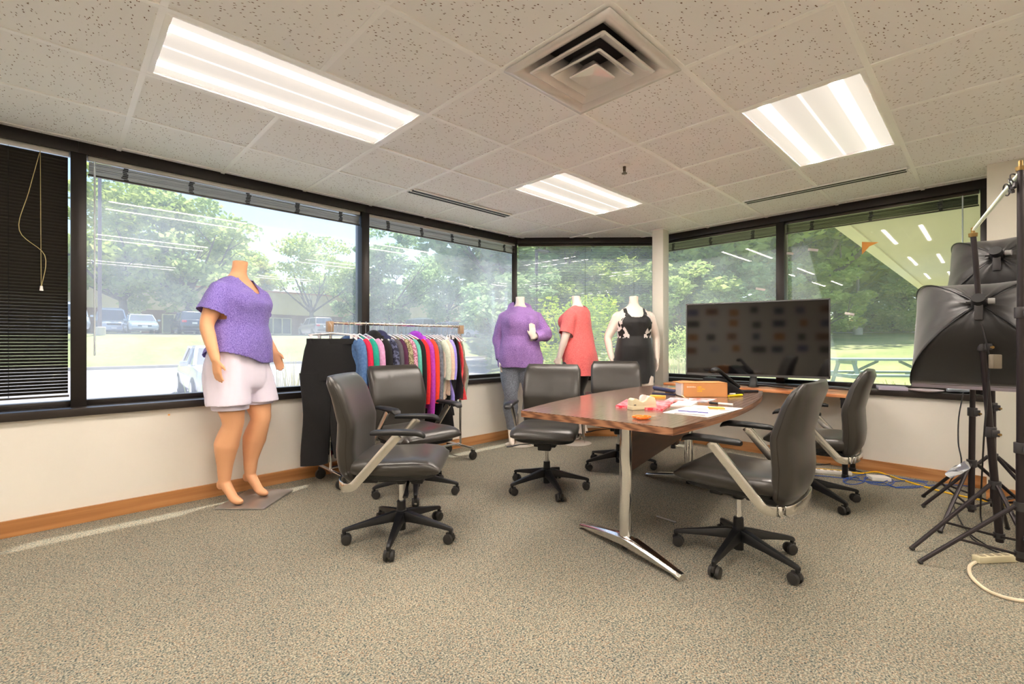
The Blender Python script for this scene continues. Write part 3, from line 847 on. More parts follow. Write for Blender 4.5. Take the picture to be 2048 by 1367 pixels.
def hand_mb(mb, w, d, nrm, side_thumb=1, curl=0.35):
    w = Vector(w); d = Vector(d).normalized(); nrm = Vector(nrm); nrm = (nrm - d*nrm.dot(d)).normalized(); s = d.cross(nrm).normalized()*side_thumb
    # palm
    R = []
    for f, hw, ht in ((-0.03, 0.027, 0.022), (0.0, 0.029, 0.020), (0.03, 0.036, 0.018), (0.06, 0.040, 0.016), (0.088, 0.038, 0.013)):
        c = w + d*f
        R.append([c + s*a + nrm*b for a, b in srect(0, 0, hw, ht, 2.4, 14)])
    mb.loft(R)
    for k, (off, L) in enumerate(((0.029, 0.070), (0.010, 0.080), (-0.010, 0.075), (-0.029, 0.058))):
        p = w + d*0.078 + s*off; dd = d.copy(); pts = [p]
        for j in range(3):
            dd = (dd + nrm*curl*(0.5+0.4*j)*0.6).normalized(); p = p + dd*(L*(0.46, 0.32, 0.24)[j]); pts.append(p)
        mb.tube(pts, [0.0100, 0.0092, 0.0085, 0.0064], 8)
    p = w + d*0.022 + s*0.030; dd = (d*0.75 + s*0.62 + nrm*0.25).normalized()
    mb.tube([p - dd*0.015, p + dd*0.035, p + dd*0.035 + (d*0.9+s*0.25+nrm*0.3).normalized()*0.032], [0.014, 0.0115, 0.0075], 8)
def limb(mb, pts, rs, n=14):
    mb.tube(smooth_path(pts, 4), [tab(i/(4*(len(pts)-1)), [k/(len(pts)-1) for k in range(len(pts))], rs) for i in range(4*(len(pts)-1)+1)], n)
LEGR = [ # right leg y<0
 [(-0.01, -0.112, 0.93), (0.014, -0.114, 0.76), (0.040, -0.112, 0.61), (0.034, -0.110, 0.545), (-0.012, -0.112, 0.42), (-0.030, -0.106, 0.27), (-0.038, -0.102, 0.165)],
 [0.122, 0.108, 0.076, 0.070, 0.084, 0.053, 0.040]]
def foot_mb(mb, ax, ay, s=1.0, h=0.0):
    # raised heel foot, toes forward (+x)
    pts = [(ax, ay, 0.20), (ax-0.004, ay, 0.165), (ax+0.014, ay, 0.130), (ax+0.048, ay, 0.084), (ax+0.078, ay, 0.042), (ax+0.112, ay+0.003, 0.025), (ax+0.148, ay+0.004, 0.018)]
    mb.tube(smooth_path(pts, 3), [tab(i/18, (0, .17, .34, .5, .67, .84, 1), (0.040, 0.040, 0.040, 0.035, 0.034, 0.029, 0.015)) for i in range(19)], 12, flat=(1.0, 0.92))
    mb.ell((ax-0.032, ay, 0.135), (0.030, 0.028, 0.038), 12, 8)
    return
def legs_mb(mb, dxl=0.05, off=0.0, lo=0.0, feet=True):
    for s in (-1, 1):
        P, Rr = LEGR
        pts = []
        for (x, y, z) in P:
            f = (0.93-z)/0.77
            pts.append((x + (dxl*f*1.0 + 0.03*math.sin(min(1, max(0, f*1.2))*PI) if s > 0 else 0), -s*y if s > 0 else y, z))
        pts = [(x, abs(y)*s, z) for x, y, z in pts]
        rs = [r+off for r in Rr]
        if lo > 0:
            q = [(p, r) for p, r in zip(pts, rs) if p[2] >= lo]; pts = [a for a, b in q]; rs = [b for a, b in q]
        limb(mb, pts, rs, 18)
        if feet: foot_mb(mb, pts[-1][0], pts[-1][1])
def arm_mb(mb, sh, el, wr, rs=(0.066, 0.060, 0.046, 0.044, 0.030), off=0.0):
    sh, el, wr = Vector(sh), Vector(el), Vector(wr)
    limb(mb, [sh, lerp(sh, el, 0.5), lerp(sh, el, 0.95), lerp(el, wr, 0.3), wr], [r+off for r in rs], 14)
def body(parent, m, arms, dxl=0.05, scale=1.0, hands=True):
    mb = MB(); torso_mb(mb); legs_mb(mb, dxl)
    for A in arms:
        arm_mb(mb, A['sh'], A['el'], A['wr'])
        mb.ell(A['sh'], (0.066, 0.058, 0.060), 12, 8)
        hand_mb(mb, A['wr'], A['d'], A['n'], A.get('t', 1), A.get('curl', 0.35))
    return organic('body', mb, m, parent, 0.0065, 6)
def sleeve(mb, sh, el, f, r0, r1, el2=None, wr=None, f2=1.0, r2=None):
    sh, el = Vector(sh), Vector(el)
    if wr is None:
        mb.tube([lerp(sh, el, -0.10), lerp(sh, el, 0.15), lerp(sh, el, f*0.6), lerp(sh, el, f)], [r0*0.75, r0, lerp(r0, r1, .6), r1], 18)
    else:
        wr = Vector(wr); P = smooth_path([lerp(sh, el, -0.10), lerp(sh, el, 0.2), lerp(sh, el, 0.95), lerp(el, wr, 0.35), lerp(el, wr, f2)], 5)
        mb.tube(P, [tab(i/(len(P)-1), (0, .15, .5, .7, 1), (r0*0.75, r0, lerp(r0, r1, .6), lerp(r0, r1, .7), r1)) for i in range(len(P))], 16)
def near_end(c, nrm, p, d, tol=0.02, rad=0.14):
    p = Vector(p); d = Vector(d).normalized()
    return (c-p).dot(d) > -tol and (c-p).length < rad and nrm.dot(d) > 0.55
M_SKIN = mat('tan_fibreglass', srgb(236, 176, 132), 0.45, spec=0.4)
M_PALE = mat('pale_fibreglass', srgb(250, 236, 224), 0.4, spec=0.4)
M_PURPLE = make_heather('purple_heather', srgb(84, 62, 152), srgb(164, 146, 220), 330)
M_LILAC = mat('white_lilac_knit', srgb(232, 224, 240), 0.85, bump=0.1, bscale=90, sheen=0.2)
M_HOOD = make_heather('violet_heather', srgb(104, 66, 146), srgb(188, 150, 214), 330)
M_LEG = make_heather('charcoal_heather', srgb(62, 66, 78), srgb(150, 156, 170), 300)
M_CORAL = make_heather('coral_heather', srgb(206, 72, 76), srgb(246, 134, 130), 330)
M_BLK = mat('black_jersey', srgb(26, 25, 27), 0.6, sheen=0.25)

# ---- the tan mannequin in purple T-shirt and pale shorts
m1 = thing('mannequin', 'tan headless mannequin in purple V-neck T-shirt and pale lilac shorts', 'mannequin', W(-2.065, 3.31, 0.012), heading(math.cos(math.radians(-8)), math.sin(math.radians(-8))), 'headless mannequins')
ar1 = dict(sh=(-0.01, -0.178, 1.492), el=(-0.035, -0.272, 1.245), wr=(0.045, -0.275, 1.015), d=(0.12, 0.02, -1), n=(0.2, 1, 0), t=1, curl=0.42)
al1 = dict(sh=(-0.01, 0.178, 1.492), el=(-0.045, 0.275, 1.250), wr=(0.075, 0.300, 1.055), d=(0.40, 0.12, -1), n=(0.1, -1, 0), t=-1, curl=0.45)
body(m1, M_SKIN, [ar1, al1], 0.05)
sh = MB()
torso_mb(sh, 0.97, 1.61, 0.016, extra=lambda z: 0.020*max(0, (1.36-z)/0.3))
for A in (ar1, al1): sleeve(sh, A['sh'], A['el'], 0.66, 0.080, 0.096); sh.ell(A['sh'], (0.078, 0.064, 0.066), 12, 8)
def cut1(c, n):
    if n.z < -0.6 and c.z < 1.03: return True
    for A in (ar1, al1):
        d = Vector(A['el'])-Vector(A['sh']); e = Vector(A['sh'])+d*0.66
        if near_end(c, n, e, d, 0.016, 0.13): return True
    if c.x > -0.02 and c.z > 1.485 and abs(c.y) < 0.012 + (c.z-1.485)*0.60: return True
    if c.z > 1.592 and abs(c.y) < 0.10: return True
    if c.z < 0.985 + 0.07*max(0.0, -c.y/0.2): return True
    return False
organic('t_shirt', sh, M_PURPLE, m1, 0.0085, 5, cut1, fold=0.014, fscale=10, thick=0.003, post=3, foldz=0.7)
st = MB()
R = []
for z, cx, rx, ry in ((0.775, 0.0, 0.120, 0.19), (0.82, -0.005, 0.165, 0.235), (0.86, -0.01, 0.178, 0.240), (0.92, -0.012, 0.180, 0.242), (0.98, -0.012, 0.180, 0.238), (1.06, 0.0, 0.174, 0.226), (1.12, 0.008, 0.166, 0.21)): R.append(ering(z, cx, rx, ry))
st.loft(R)
for s in (-1, 1):
    fx = 0.035 if s > 0 else 0.0
    st.loft([ering(z, x+fx*f, rx, ry, 22, 2.3, s*cy) for z, x, rx, ry, cy, f in ((0.700, 0.022, 0.146, 0.132, 0.132, 1.0), (0.78, 0.012, 0.150, 0.130, 0.125, .6), (0.90, -0.005, 0.160, 0.125, 0.112, .2), (0.98, -0.01, 0.16, 0.115, 0.10, 0))])
organic('shorts', st, M_LILAC, m1, 0.009, 4, lambda c, n: n.z < -0.6 and c.z < 0.73, fold=0.012, fscale=12, thick=0.003, foldz=0.25)
st2 = MB()
st2.loft([ering(z, x, rx, ry, 22, 2.3, -cy) for z, x, rx, ry, cy in ((0.662, 0.022, 0.118, 0.112, 0.112), (0.78, 0.012, 0.130, 0.118, 0.112), (0.90, -0.005, 0.14, 0.115, 0.108))])
st2.loft([ering(z, x, rx, ry, 22, 2.3, cy) for z, x, rx, ry, cy in ((0.676, 0.050, 0.122, 0.112, 0.116), (0.78, 0.035, 0.130, 0.118, 0.112), (0.90, -0.005, 0.14, 0.115, 0.108))])
organic('short_liner', st2, M_LILAC, m1, 0.009, 3, lambda c, n: (n.z < -0.6 and c.z < 0.69) or c.z > 0.86, thick=0.002)
bp = MB().bb(-0.18, 0.18, -0.22, 0.22, -0.0115, 0.0)
bo = bp.build('base_plate', mat('brushed_steel', (0.52, 0.50, 0.49), 0.35, 0.9), m1, bevel=0.002)
d = W(-1.955, 3.345, 0)-W(-2.065, 3.31, 0); dd = Matrix.Rotation(-m1.rotation_euler[2], 3, 'Z') @ d
bo.location = (dd.x, dd.y, 0); bo.rotation_euler[2] = heading(1, 0.02)-m1.rotation_euler[2]

def round_base(t, x=-0.03):
    MB().lathe([(0.16, -0.010), (0.175, -0.009), (0.175, -0.003), (0.16, 0.0), (0.0, 0.0)][:-1]+[(0.01, 0.0)], 36, (x+0.03, 0, 0)).build('base_disc', mat('pale_base', srgb(226, 218, 208), 0.2, 0.3), t)
    MB().cyl((x-0.06, -0.02, 0.0), (x-0.06, -0.02, 0.34), 0.006).build('support_rod', M_CHROME, t)
SC2 = 0.955
m1.scale = (0.95, 0.95, 1.0)
# ---- violet hoodie
m2 = thing('mannequin', 'pale headless mannequin in violet heather hoodie and grey leggings', 'mannequin', W(-0.055, 5.22, 0.011), heading(0.10, -1), 'headless mannequins')
ar = dict(sh=(-0.01, -0.178, 1.492), el=(-0.035, -0.262, 1.225), wr=(0.02, -0.235, 0.985), d=(0.10, 0.06, -1), n=(0.25, 1, 0), t=1, curl=0.3)
al = dict(sh=(-0.01, 0.178, 1.492), el=(0.02, 0.315, 1.275), wr=(0.225, 0.125, 1.255), d=(0.10, -0.10, 1.0), n=(1, 0.1, -0.05), t=-1, curl=0.05)
body(m2, M_PALE, [ar, al], 0.03)
hb = MB()
torso_mb(hb, 0.90, 1.61, 0.024, extra=lambda z: 0.016*max(0, (1.36-z)/0.3))
hb.ell((-0.01, -0.178, 1.487), (0.082, 0.066, 0.068), 12, 8); hb.ell((-0.01, 0.178, 1.487), (0.082, 0.066, 0.068), 12, 8)
sleeve(hb, ar['sh'], ar['el'], 1, 0.078, 0.048, wr=ar['wr'], f2=0.98); sleeve(hb, al['sh'], al['el'], 1, 0.080, 0.056, wr=al['wr'], f2=0.90)
for k in range(20):     # hood draped round the neck
    a = 2*PI*k/20; b = 2*PI*(k+1)/20
    hp = lambda q: Vector((-0.012+0.088*math.cos(q)-0.012, 0.106*math.sin(q), 1.600+0.034*(-math.cos(q))-0.012*abs(math.sin(q))))
    hb.tube([hp(a), hp(b)], [0.036+0.010*(-math.cos(a)), 0.036+0.010*(-math.cos(b))], 10)
hb.ell((-0.115, 0, 1.535), (0.06, 0.12, 0.085), 12, 8)
def cut2(c, n):
    if n.z < -0.6 and c.z < 0.95: return True
    for A, f in ((ar, 0.98), (al, 0.90)):
        dd_ = Vector(A['wr'])-Vector(A['el']); e = Vector(A['el'])+dd_*f
        if near_end(c, n, e, dd_, 0.012, 0.075): return True
    if abs(c.y) < 0.064 and -0.08 < c.x < 0.055 and c.z > 1.56: return True
    return False
organic('hoodie', hb, M_HOOD, m2, 0.0085, 4, cut2, fold=0.016, fscale=9, thick=0.003, foldz=0.55)
lb = MB(); legs_mb(lb, 0.03, 0.008, feet=False)
lb.loft([ering(z, cx, rx+0.008, ry+0.008) for z, cx, rx, ry in TORSO if z < 1.1])
organic('leggings', lb, M_LEG, m2, 0.009, 4)
round_base(m2); m2.scale = (SC2,)*3
# ---- coral tunic, facing left
m3 = thing('mannequin', 'pale headless mannequin in long coral tunic turned sideways', 'mannequin', W(0.585, 5.30, 0.011), heading(-0.80, 0.45), 'headless mannequins')
a3l = dict(sh=(-0.01, 0.178, 1.492), el=(0.02, 0.275, 1.235), wr=(0.105, 0.255, 1.00), d=(0.25, -0.04, -1), n=(0.1, -1, 0), t=-1, curl=0.3)
a3r = dict(sh=(-0.01, -0.178, 1.492), el=(-0.02, -0.272, 1.235), wr=(0.06, -0.265, 1.00), d=(0.2, 0.04, -1), n=(0.1, 1, 0), t=1, curl=0.3)
body(m3, M_PALE, [a3l, a3r], 0.06)
cb = MB()
R = []
for z, cx, rx, ry in ((0.76, -0.085, 0.175, 0.245), (0.90, -0.055, 0.195, 0.25), (1.05, -0.035, 0.19, 0.24), (1.20, -0.015, 0.175, 0.215)): R.append(ering(z, cx, rx, ry))
for z, cx, rx, ry in TORSO:
    if 1.3 < z < 1.61: R.append(ering(z, cx-0.012, rx+0.022, ry+0.016))
cb.loft(R)
for s in (-1, 1): cb.ell((0.105, s*0.085, 1.415), (0.088, 0.095, 0.095), 14, 8)
for A in (a3l, a3r): sleeve(cb, A['sh'], A['el'], 0.88, 0.080, 0.078); cb.ell(A['sh'], (0.078, 0.066, 0.066), 12, 8)
def cut3(c, n):
    for A in (a3l, a3r):
        d_ = Vector(A['el'])-Vector(A['sh'])
        if near_end(c, n, Vector(A['sh'])+d_*0.88, d_, 0.014, 0.12): return True
    if c.z < 0.80 + 0.55*max(0, c.x+0.02): return True
    return c.z > 1.588 and abs(c.y) < 0.10
organic('tunic', cb, M_CORAL, m3, 0.009, 4, cut3, fold=0.017, fscale=9, thick=0.003, foldz=0.45)
b3 = MB(); legs_mb(b3, 0.06, 0.007, feet=False, lo=0.40)
organic('capri_leggings', b3, M_BLK, m3, 0.009, 4)
round_base(m3); m3.scale = (SC2*1.01,)*3
# ---- black tank dress
m4 = thing('mannequin', 'pale headless mannequin in black tank dress with patterned sides', 'mannequin', W(1.205, 5.20, 0.011), heading(0.0, -1), 'headless mannequins')
a4r = dict(sh=(-0.01, -0.178, 1.490), el=(-0.04, -0.295, 1.235), wr=(0.015, -0.255, 1.00), d=(0.1, 0.10, -1), n=(0.2, 1, 0), t=1, curl=0.35)
a4l = dict(sh=(-0.01, 0.178, 1.490), el=(-0.05, 0.272, 1.24), wr=(0.02, 0.262, 1.00), d=(0.15, 0.0, -1), n=(0.1, -1, 0), t=-1, curl=0.35)
body(m4, M_PALE, [a4r, a4l], 0.03)
db = MB(); R = []
for z, cx, rx, ry in ((0.72, 0.0, 0.175, 0.232), (0.84, -0.01, 0.178, 0.238), (0.92, -0.015, 0.174, 0.234), (0.98, -0.015, 0.172, 0.230), (1.06, 0.0, 0.169, 0.223), (1.15, 0.015, 0.161, 0.203), (1.26, 0.012, 0.145, 0.185), (1.35, 0.022, 0.157, 0.192), (1.42, 0.032, 0.164, 0.194), (1.48, 0.020, 0.140, 0.180), (1.535, -0.004, 0.106, 0.158), (1.58, -0.014, 0.082, 0.132)): R.append(ering(z, cx, rx, ry))
db.loft(R)
for s in (-1, 1): db.ell((0.105, s*0.085, 1.415), (0.083, 0.092, 0.092), 14, 8)
def cut4(c, n):
    if n.z < -0.6 and c.z < 0.74: return True
    if c.z > 1.475 + 3.0*max(0, abs(c.y)-0.055)**1.2 and c.x > -0.03 and abs(c.y) < 0.088: return True
    if c.z > 1.55 and abs(c.y) < 0.082: return True
    if c.z > 1.43 and abs(c.y) > 0.128 + 0.05*max(0, (1.5-c.z)/0.07): return True
    return False
def pat4(c, n): return 1 if (abs(c.y) > 0.098+0.02*math.sin(c.z*9) and c.z > 1.22+0.02 and c.x < 0.15) else 0
tp = NT('black_white_print'); nn = tp.noise(22, 1, 0.4); rr_ = tp.ramp(nn.outputs[0], [(0.47, srgb(24, 22, 24)), (0.50, srgb(240, 232, 230))], 'LINEAR'); tp.link(rr_.outputs[0], tp.b.inputs['Base Color']); tp.b.inputs['Roughness'].default_value = 0.8
organic('tank_dress', db, [M_BLK, tp.m], m4, 0.0085, 4, cut4, fold=0.005, fscale=9, thick=0.003, matfn=pat4, post=3)
round_base(m4); m4.scale = (SC2,)*3
# ================================================================ CLOTHES RACK AND GARMENTS
RV, RZ, RU0, RU1 = 3.73, 1.305, 1.575, 2.90
rk = thing('clothes_rack', 'chrome rolling clothes rack loaded with garments along the left windows', 'clothes rack', ((RU0+RU1)/2, RV, 0))
hl = (RU1-RU0)/2
MB().cyl((-hl-0.02, 0, RZ), (hl+0.02, 0, RZ), 0.013, n=12).build('rail', mat('copper_chrome', (0.80, 0.66, 0.55), 0.15, 1.0), rk)
for s in (-1, 1):
    p = MB(); p.cyl((s*hl, 0, 0.11), (s*hl, 0, RZ), 0.012); p.build('upright', M_CHROME, rk)
    MB().box((s*(hl+0.005), 0, RZ-0.03), (0.05, 0.045, 0.085)).build('rail_bracket', mat('bracket_tan', srgb(176, 148, 120), 0.5, 0.3), rk, bevel=0.004)
    b = MB(); b.cyl((s*hl, -0.22, 0.11), (s*hl, 0.22, 0.11), 0.014); bo = b.build('foot_bar', M_CHROME, rk)
    for y in (-0.20, 0.20):
        c = MB(); c.tube([(s*hl, y-0.012, 0.042), (s*hl, y+0.012, 0.042)], 0.042, 16); c.box((s*hl, y, 0.075), (0.03, 0.034, 0.05)); c.cyl((s*hl, y, 0.08), (s*hl, y, 0.115), 0.01)
        c.build('caster', M_RUBBER, bo, bevel=0.002)
MB().cyl((-hl, 0, 0.13), (hl, 0, 0.13), 0.011).build('lower_rail', M_CHROME, rk)
M_WIRE = mat('hanger_wire', (0.55, 0.55, 0.57), 0.3, 0.9); M_HANG = mat('clear_white_hanger', srgb(236, 234, 238), 0.2)
M_TAGO = mat('orange_size_tag', srgb(244, 176, 52), 0.4)
def fabric(name, rgb, rgb2=None, scale=60, thr=None):
    if 'fab_'+name in MATS: return MATS['fab_'+name]
    t = NT('fabric_'+name); t.b.inputs['Roughness'].default_value = 0.85; t.b.inputs['Sheen Weight'].default_value = 0.06
    a = srgb(*rgb); b = srgb(*rgb2) if rgb2 else tuple(min(1, c*1.25+0.001) for c in a)
    n = t.noise(scale, 3); e = (0.47, 0.53) if thr else (0.3, 0.7)
    r = t.ramp(n.outputs[0], [(e[0], a), (e[1], b)]); t.link(r.outputs[0], t.b.inputs['Base Color'])
    n2 = t.noise(7, 3); t.bump(n2.outputs[0], 0.2, 0.01)
    MATS['fab_'+name] = t.m; return t.m
def hanger(t, clips=False, tagged=True):
    h = MB(); h.tube([(0, 0.006, 0.014), (0, -0.012, 0.016), (0, -0.016, 0.0), (0, 0, -0.02), (0, 0, -0.085)], 0.0018, 6); h.build('hanger_hook', M_WIRE, t)
    b = MB()
    if clips:
        b.tube([(0, -0.17, -0.10), (0, 0, -0.085), (0, 0.17, -0.10)], 0.008, 6)
        for s in (-1, 1): b.box((0, s*0.15, -0.122), (0.022, 0.020, 0.055))
    else:
        b.tube([(0, -0.195, -0.150), (0, -0.10, -0.115), (0, 0, -0.088), (0, 0.10, -0.115), (0, 0.195, -0.150)], 0.007, 6)
    b.build('hanger', M_HANG, t, smooth=60)
    if tagged: MB().box((0, 0.0, -0.098), (0.010, 0.028, 0.022)).build('size_tag', M_TAGO, t, bevel=0.003)
def wavy(z, seed, y=0): return 0.014*math.sin(z*11+seed*2.1+y*14)+0.009*math.sin(z*19+seed+y*38)
def top_garment(u, m, label, L=0.62, sleeve=0.5, rot=0.0, hood=None, th=0.026, tank=False, wid=0.23, v=RV, grp='garments hanging on the rack', trim=None):
    t = thing('shirt' if not tank else 'tank_top', label, 'garment', (u, v, RZ), rot, grp); hanger(t, tagged=(int(u*100) % 3 == 0))
    sd = u*37; R = []; n = 20
    zs = [-0.105, -0.125, -0.16, -0.20, -0.26] + [-0.26-(L-0.16)*k/7 for k in range(1, 8)]
    for z in zs:
        w = tab(-z, (0.105, 0.125, 0.16, 0.20, 0.26, 0.10+L), (0.055, 0.10, wid*0.86 if not tank else 0.13, wid*0.95 if not tank else 0.155, wid*0.96 if not tank else 0.20, wid*1.08))
        tk = tab(-z, (0.105, 0.16, 0.3, 0.10+L), (0.012, 0.018, th, th*1.35))
        ring = []
        for (a, b) in srect(0, 0, tk, w, 2.3, n):
            ring.append((a+wavy(z, sd, b)*min(1, (-z-0.1)*4), b, z + 0.012*math.sin(b*30+sd)*(1 if z == zs[-1] else 0)))
        R.append(ring)
    MB().loft(list(reversed(R))).build('bodice', m, t, smooth=70)
    if sleeve > 0 and not tank:
        for s in (-1, 1):
            P = [(0.0, s*wid*0.80, -0.175), (0.006, s*(wid+0.01), -0.24), (0.01, s*(wid+0.030), -0.24-sleeve*0.5), (0.004, s*(wid+0.030), -0.20-sleeve)]
            P = smooth_path(P, 4)
            MB().tube(P, [lerp(0.058, 0.040, k/(len(P)-1)) for k in range(len(P))], 12, flat=(0.62, 1)).build('sleeve', m, t, smooth=70)
    if hood: 
        h = MB(); h.ell((0.0, -0.01, -0.125), (0.055, 0.115, 0.075), 16, 8); h.tube([(0, -0.10, -0.12), (0.0, -0.135, -0.20), (0.0, -0.12, -0.26)], [0.05, 0.04, 0.01], 10); h.build('hood', hood, t, smooth=70)
    if trim: MB().tube([(0.0, -0.07, -0.118), (-0.012, 0, -0.16), (0.0, 0.07, -0.118)], 0.010, 8).build('neck_trim', trim, t)
    return t
def trousers(u, m, label, rot, L=1.0, w=0.21, th=0.03, v=RV):
    t = thing('trousers', label, 'garment', (u, v, RZ), rot, 'garments hanging on the rack'); hanger(t, True, False)
    R = []
    for z, hw, tk in ((-0.13, w*0.88, 0.022), (-0.155, w*0.89, 0.026), (-0.22, w*0.98, th), (-0.34, w*1.08, th*1.2), (-0.42, w*1.12, th*1.25), (-0.46, w*1.10, th*1.2)):
        R.append([(a+wavy(z, u*9, b)*0.9, b, z) for a, b in srect(0, 0, tk, hw, 2.6, 22)])
    MB().loft(list(reversed(R))).build('seat_panel', m, t, smooth=70)
    MB().loft([[(a, b, z) for a, b in srect(0, 0, 0.028, w*0.90, 3, 22)] for z in (-0.172, -0.128)]).build('waistband', m, t, smooth=60)
    for s in (-1, 1):
        R = []
        for k in range(10):
            f = k/9; z = lerp(-0.40, -L-0.13+(0.05 if s > 0 else 0), f); hw = w*lerp(0.57, 0.50, f); cy = s*w*lerp(0.53, 0.56, f) + 0.012*math.sin(f*6+s)
            R.append([(a+wavy(z, u*9, b+cy)*0.9 + s*0.026*f, b+cy, z) for a, b in srect(0, 0, th*lerp(1.25, 1.25, f), hw, 2.1, 26)])
        MB().loft(list(reversed(R))).build('trouser_leg', m, t, smooth=70)
    return t
vw = heading(1, 0.41) - PI/2
FB = fabric('black', (11, 10, 12))
trousers(1.562, FB, 'wide black trousers clipped to the left end of the rack facing the viewer', vw, 1.0, 0.205, 0.032, RV-0.05)
trousers(1.636, fabric('black_floral', (18, 17, 20)), 'black trousers directly behind the front black pair', vw-0.35, 0.95, 0.19, 0.03)
top_garment(1.723, fabric('denim', (64, 100, 150), (92, 128, 176)), 'denim-blue long-sleeved top beside the black trousers', 0.95, 0.60)
top_garment(1.774, fabric('crimson', (196, 26, 66)), 'crimson red top beside the denim-blue top', 1.02, 0.55)
top_garment(1.825, fabric('teal', (20, 152, 132)), 'teal green long-sleeved top on the rack', 0.68, 0.55)
top_garment(1.881, fabric('lilac_pink', (204, 140, 184), (222, 166, 204)), 'lilac pink top with crimson neck trim', 0.72, 0.62, trim=fabric('crimson', (0,0,0)))
top_garment(1.947, FB, 'black high-necked top right of the lilac pink top', 0.85, 0.5, hood=FB)
top_garment(2.009, fabric('navy_floral', (34, 38, 62), (96, 100, 130), 40, True), 'navy patterned top with hood near the rack middle', 0.62, 0.5, hood=fabric('navy', (44, 48, 84)))
top_garment(2.054, fabric('charcoal', (76, 74, 82)), 'charcoal grey top at the rack middle', 0.64, 0.55)
top_garment(2.095, fabric('plum', (74, 26, 60)), 'dark plum top at the rack middle', 0.62, 0.5)
top_garment(2.146, fabric('olive_speckle', (120, 108, 78), (186, 176, 140), 70, True), 'olive speckled top at the rack middle', 0.62, 0.55)
top_garment(2.187, fabric('pink_speckle', (170, 96, 128), (224, 176, 196), 80, True), 'pink speckled top at the rack middle', 0.62, 0.55)
top_garment(2.228, fabric('mint', (92, 176, 160)), 'mint green top at the rack middle', 0.60, 0.5)
top_garment(2.274, FB, 'black top between the mint green and scarlet tops', 0.64, 0.5)
top_garment(2.315, fabric('scarlet', (220, 30, 40)), 'scarlet top left of the bright purple hoodie', 0.62, 0.5)
top_garment(2.365, fabric('magenta', (168, 44, 166), (190, 70, 190)), 'bright purple hooded top on the rack', 0.64, 0.60, hood=fabric('violet', (160, 60, 200)))
top_garment(2.411, fabric('tomato', (232, 64, 36)), 'tomato orange top right of the bright purple hoodie', 0.62, 0.5)
top_garment(2.452, fabric('slate', (70, 76, 88), (128, 134, 146), 30), 'slate striped top right of the tomato orange top', 0.60, 0.5)
top_garment(2.498, FB, 'black tank top with long drop near the rack end', 0.70, 0.0, tank=True)
top_garment(2.539, fabric('sage', (196, 200, 184)), 'pale sage top near the rack end', 0.50, 0.3)
top_garment(2.580, fabric('sand', (212, 186, 168)), 'sand coloured top near the rack end', 0.55, 0.3)
top_garment(2.620, FB, 'long black dress near the rack end', 0.98, 0.0, tank=True)
top_garment(2.666, fabric('lavender', (150, 140, 220)), 'lavender top beside the cream T-shirt', 0.62, 0.3, rot=-0.2)
top_garment(2.712, fabric('cream', (224, 208, 194)), 'large cream T-shirt near the right end of the rack', 0.58, 0.28, rot=-0.75, v=RV-0.04)
top_garment(2.763, fabric('blush', (222, 202, 206)), 'blush white T-shirt behind the cream one', 0.62, 0.25, rot=-0.6)
top_garment(2.804, fabric('black_white', (34, 26, 26)), 'black and white colour-block tank top at the rack end', 0.60, 0.0, tank=True, rot=-0.3, trim=M_PAPER)
top_garment(2.835, fabric('coral', (238, 70, 78)), 'coral tank top at the right end of the rack', 0.60, 0.0, tank=True, rot=-0.3)
top_garment(2.870, fabric('grey_green', (150, 158, 142)), 'grey-green tank top last on the rack', 0.55, 0.0, tank=True, rot=-0.3)
trousers(2.779, FB, 'black shorts hanging low behind the T-shirts at the rack end', -0.5, 0.72, 0.19, 0.03)
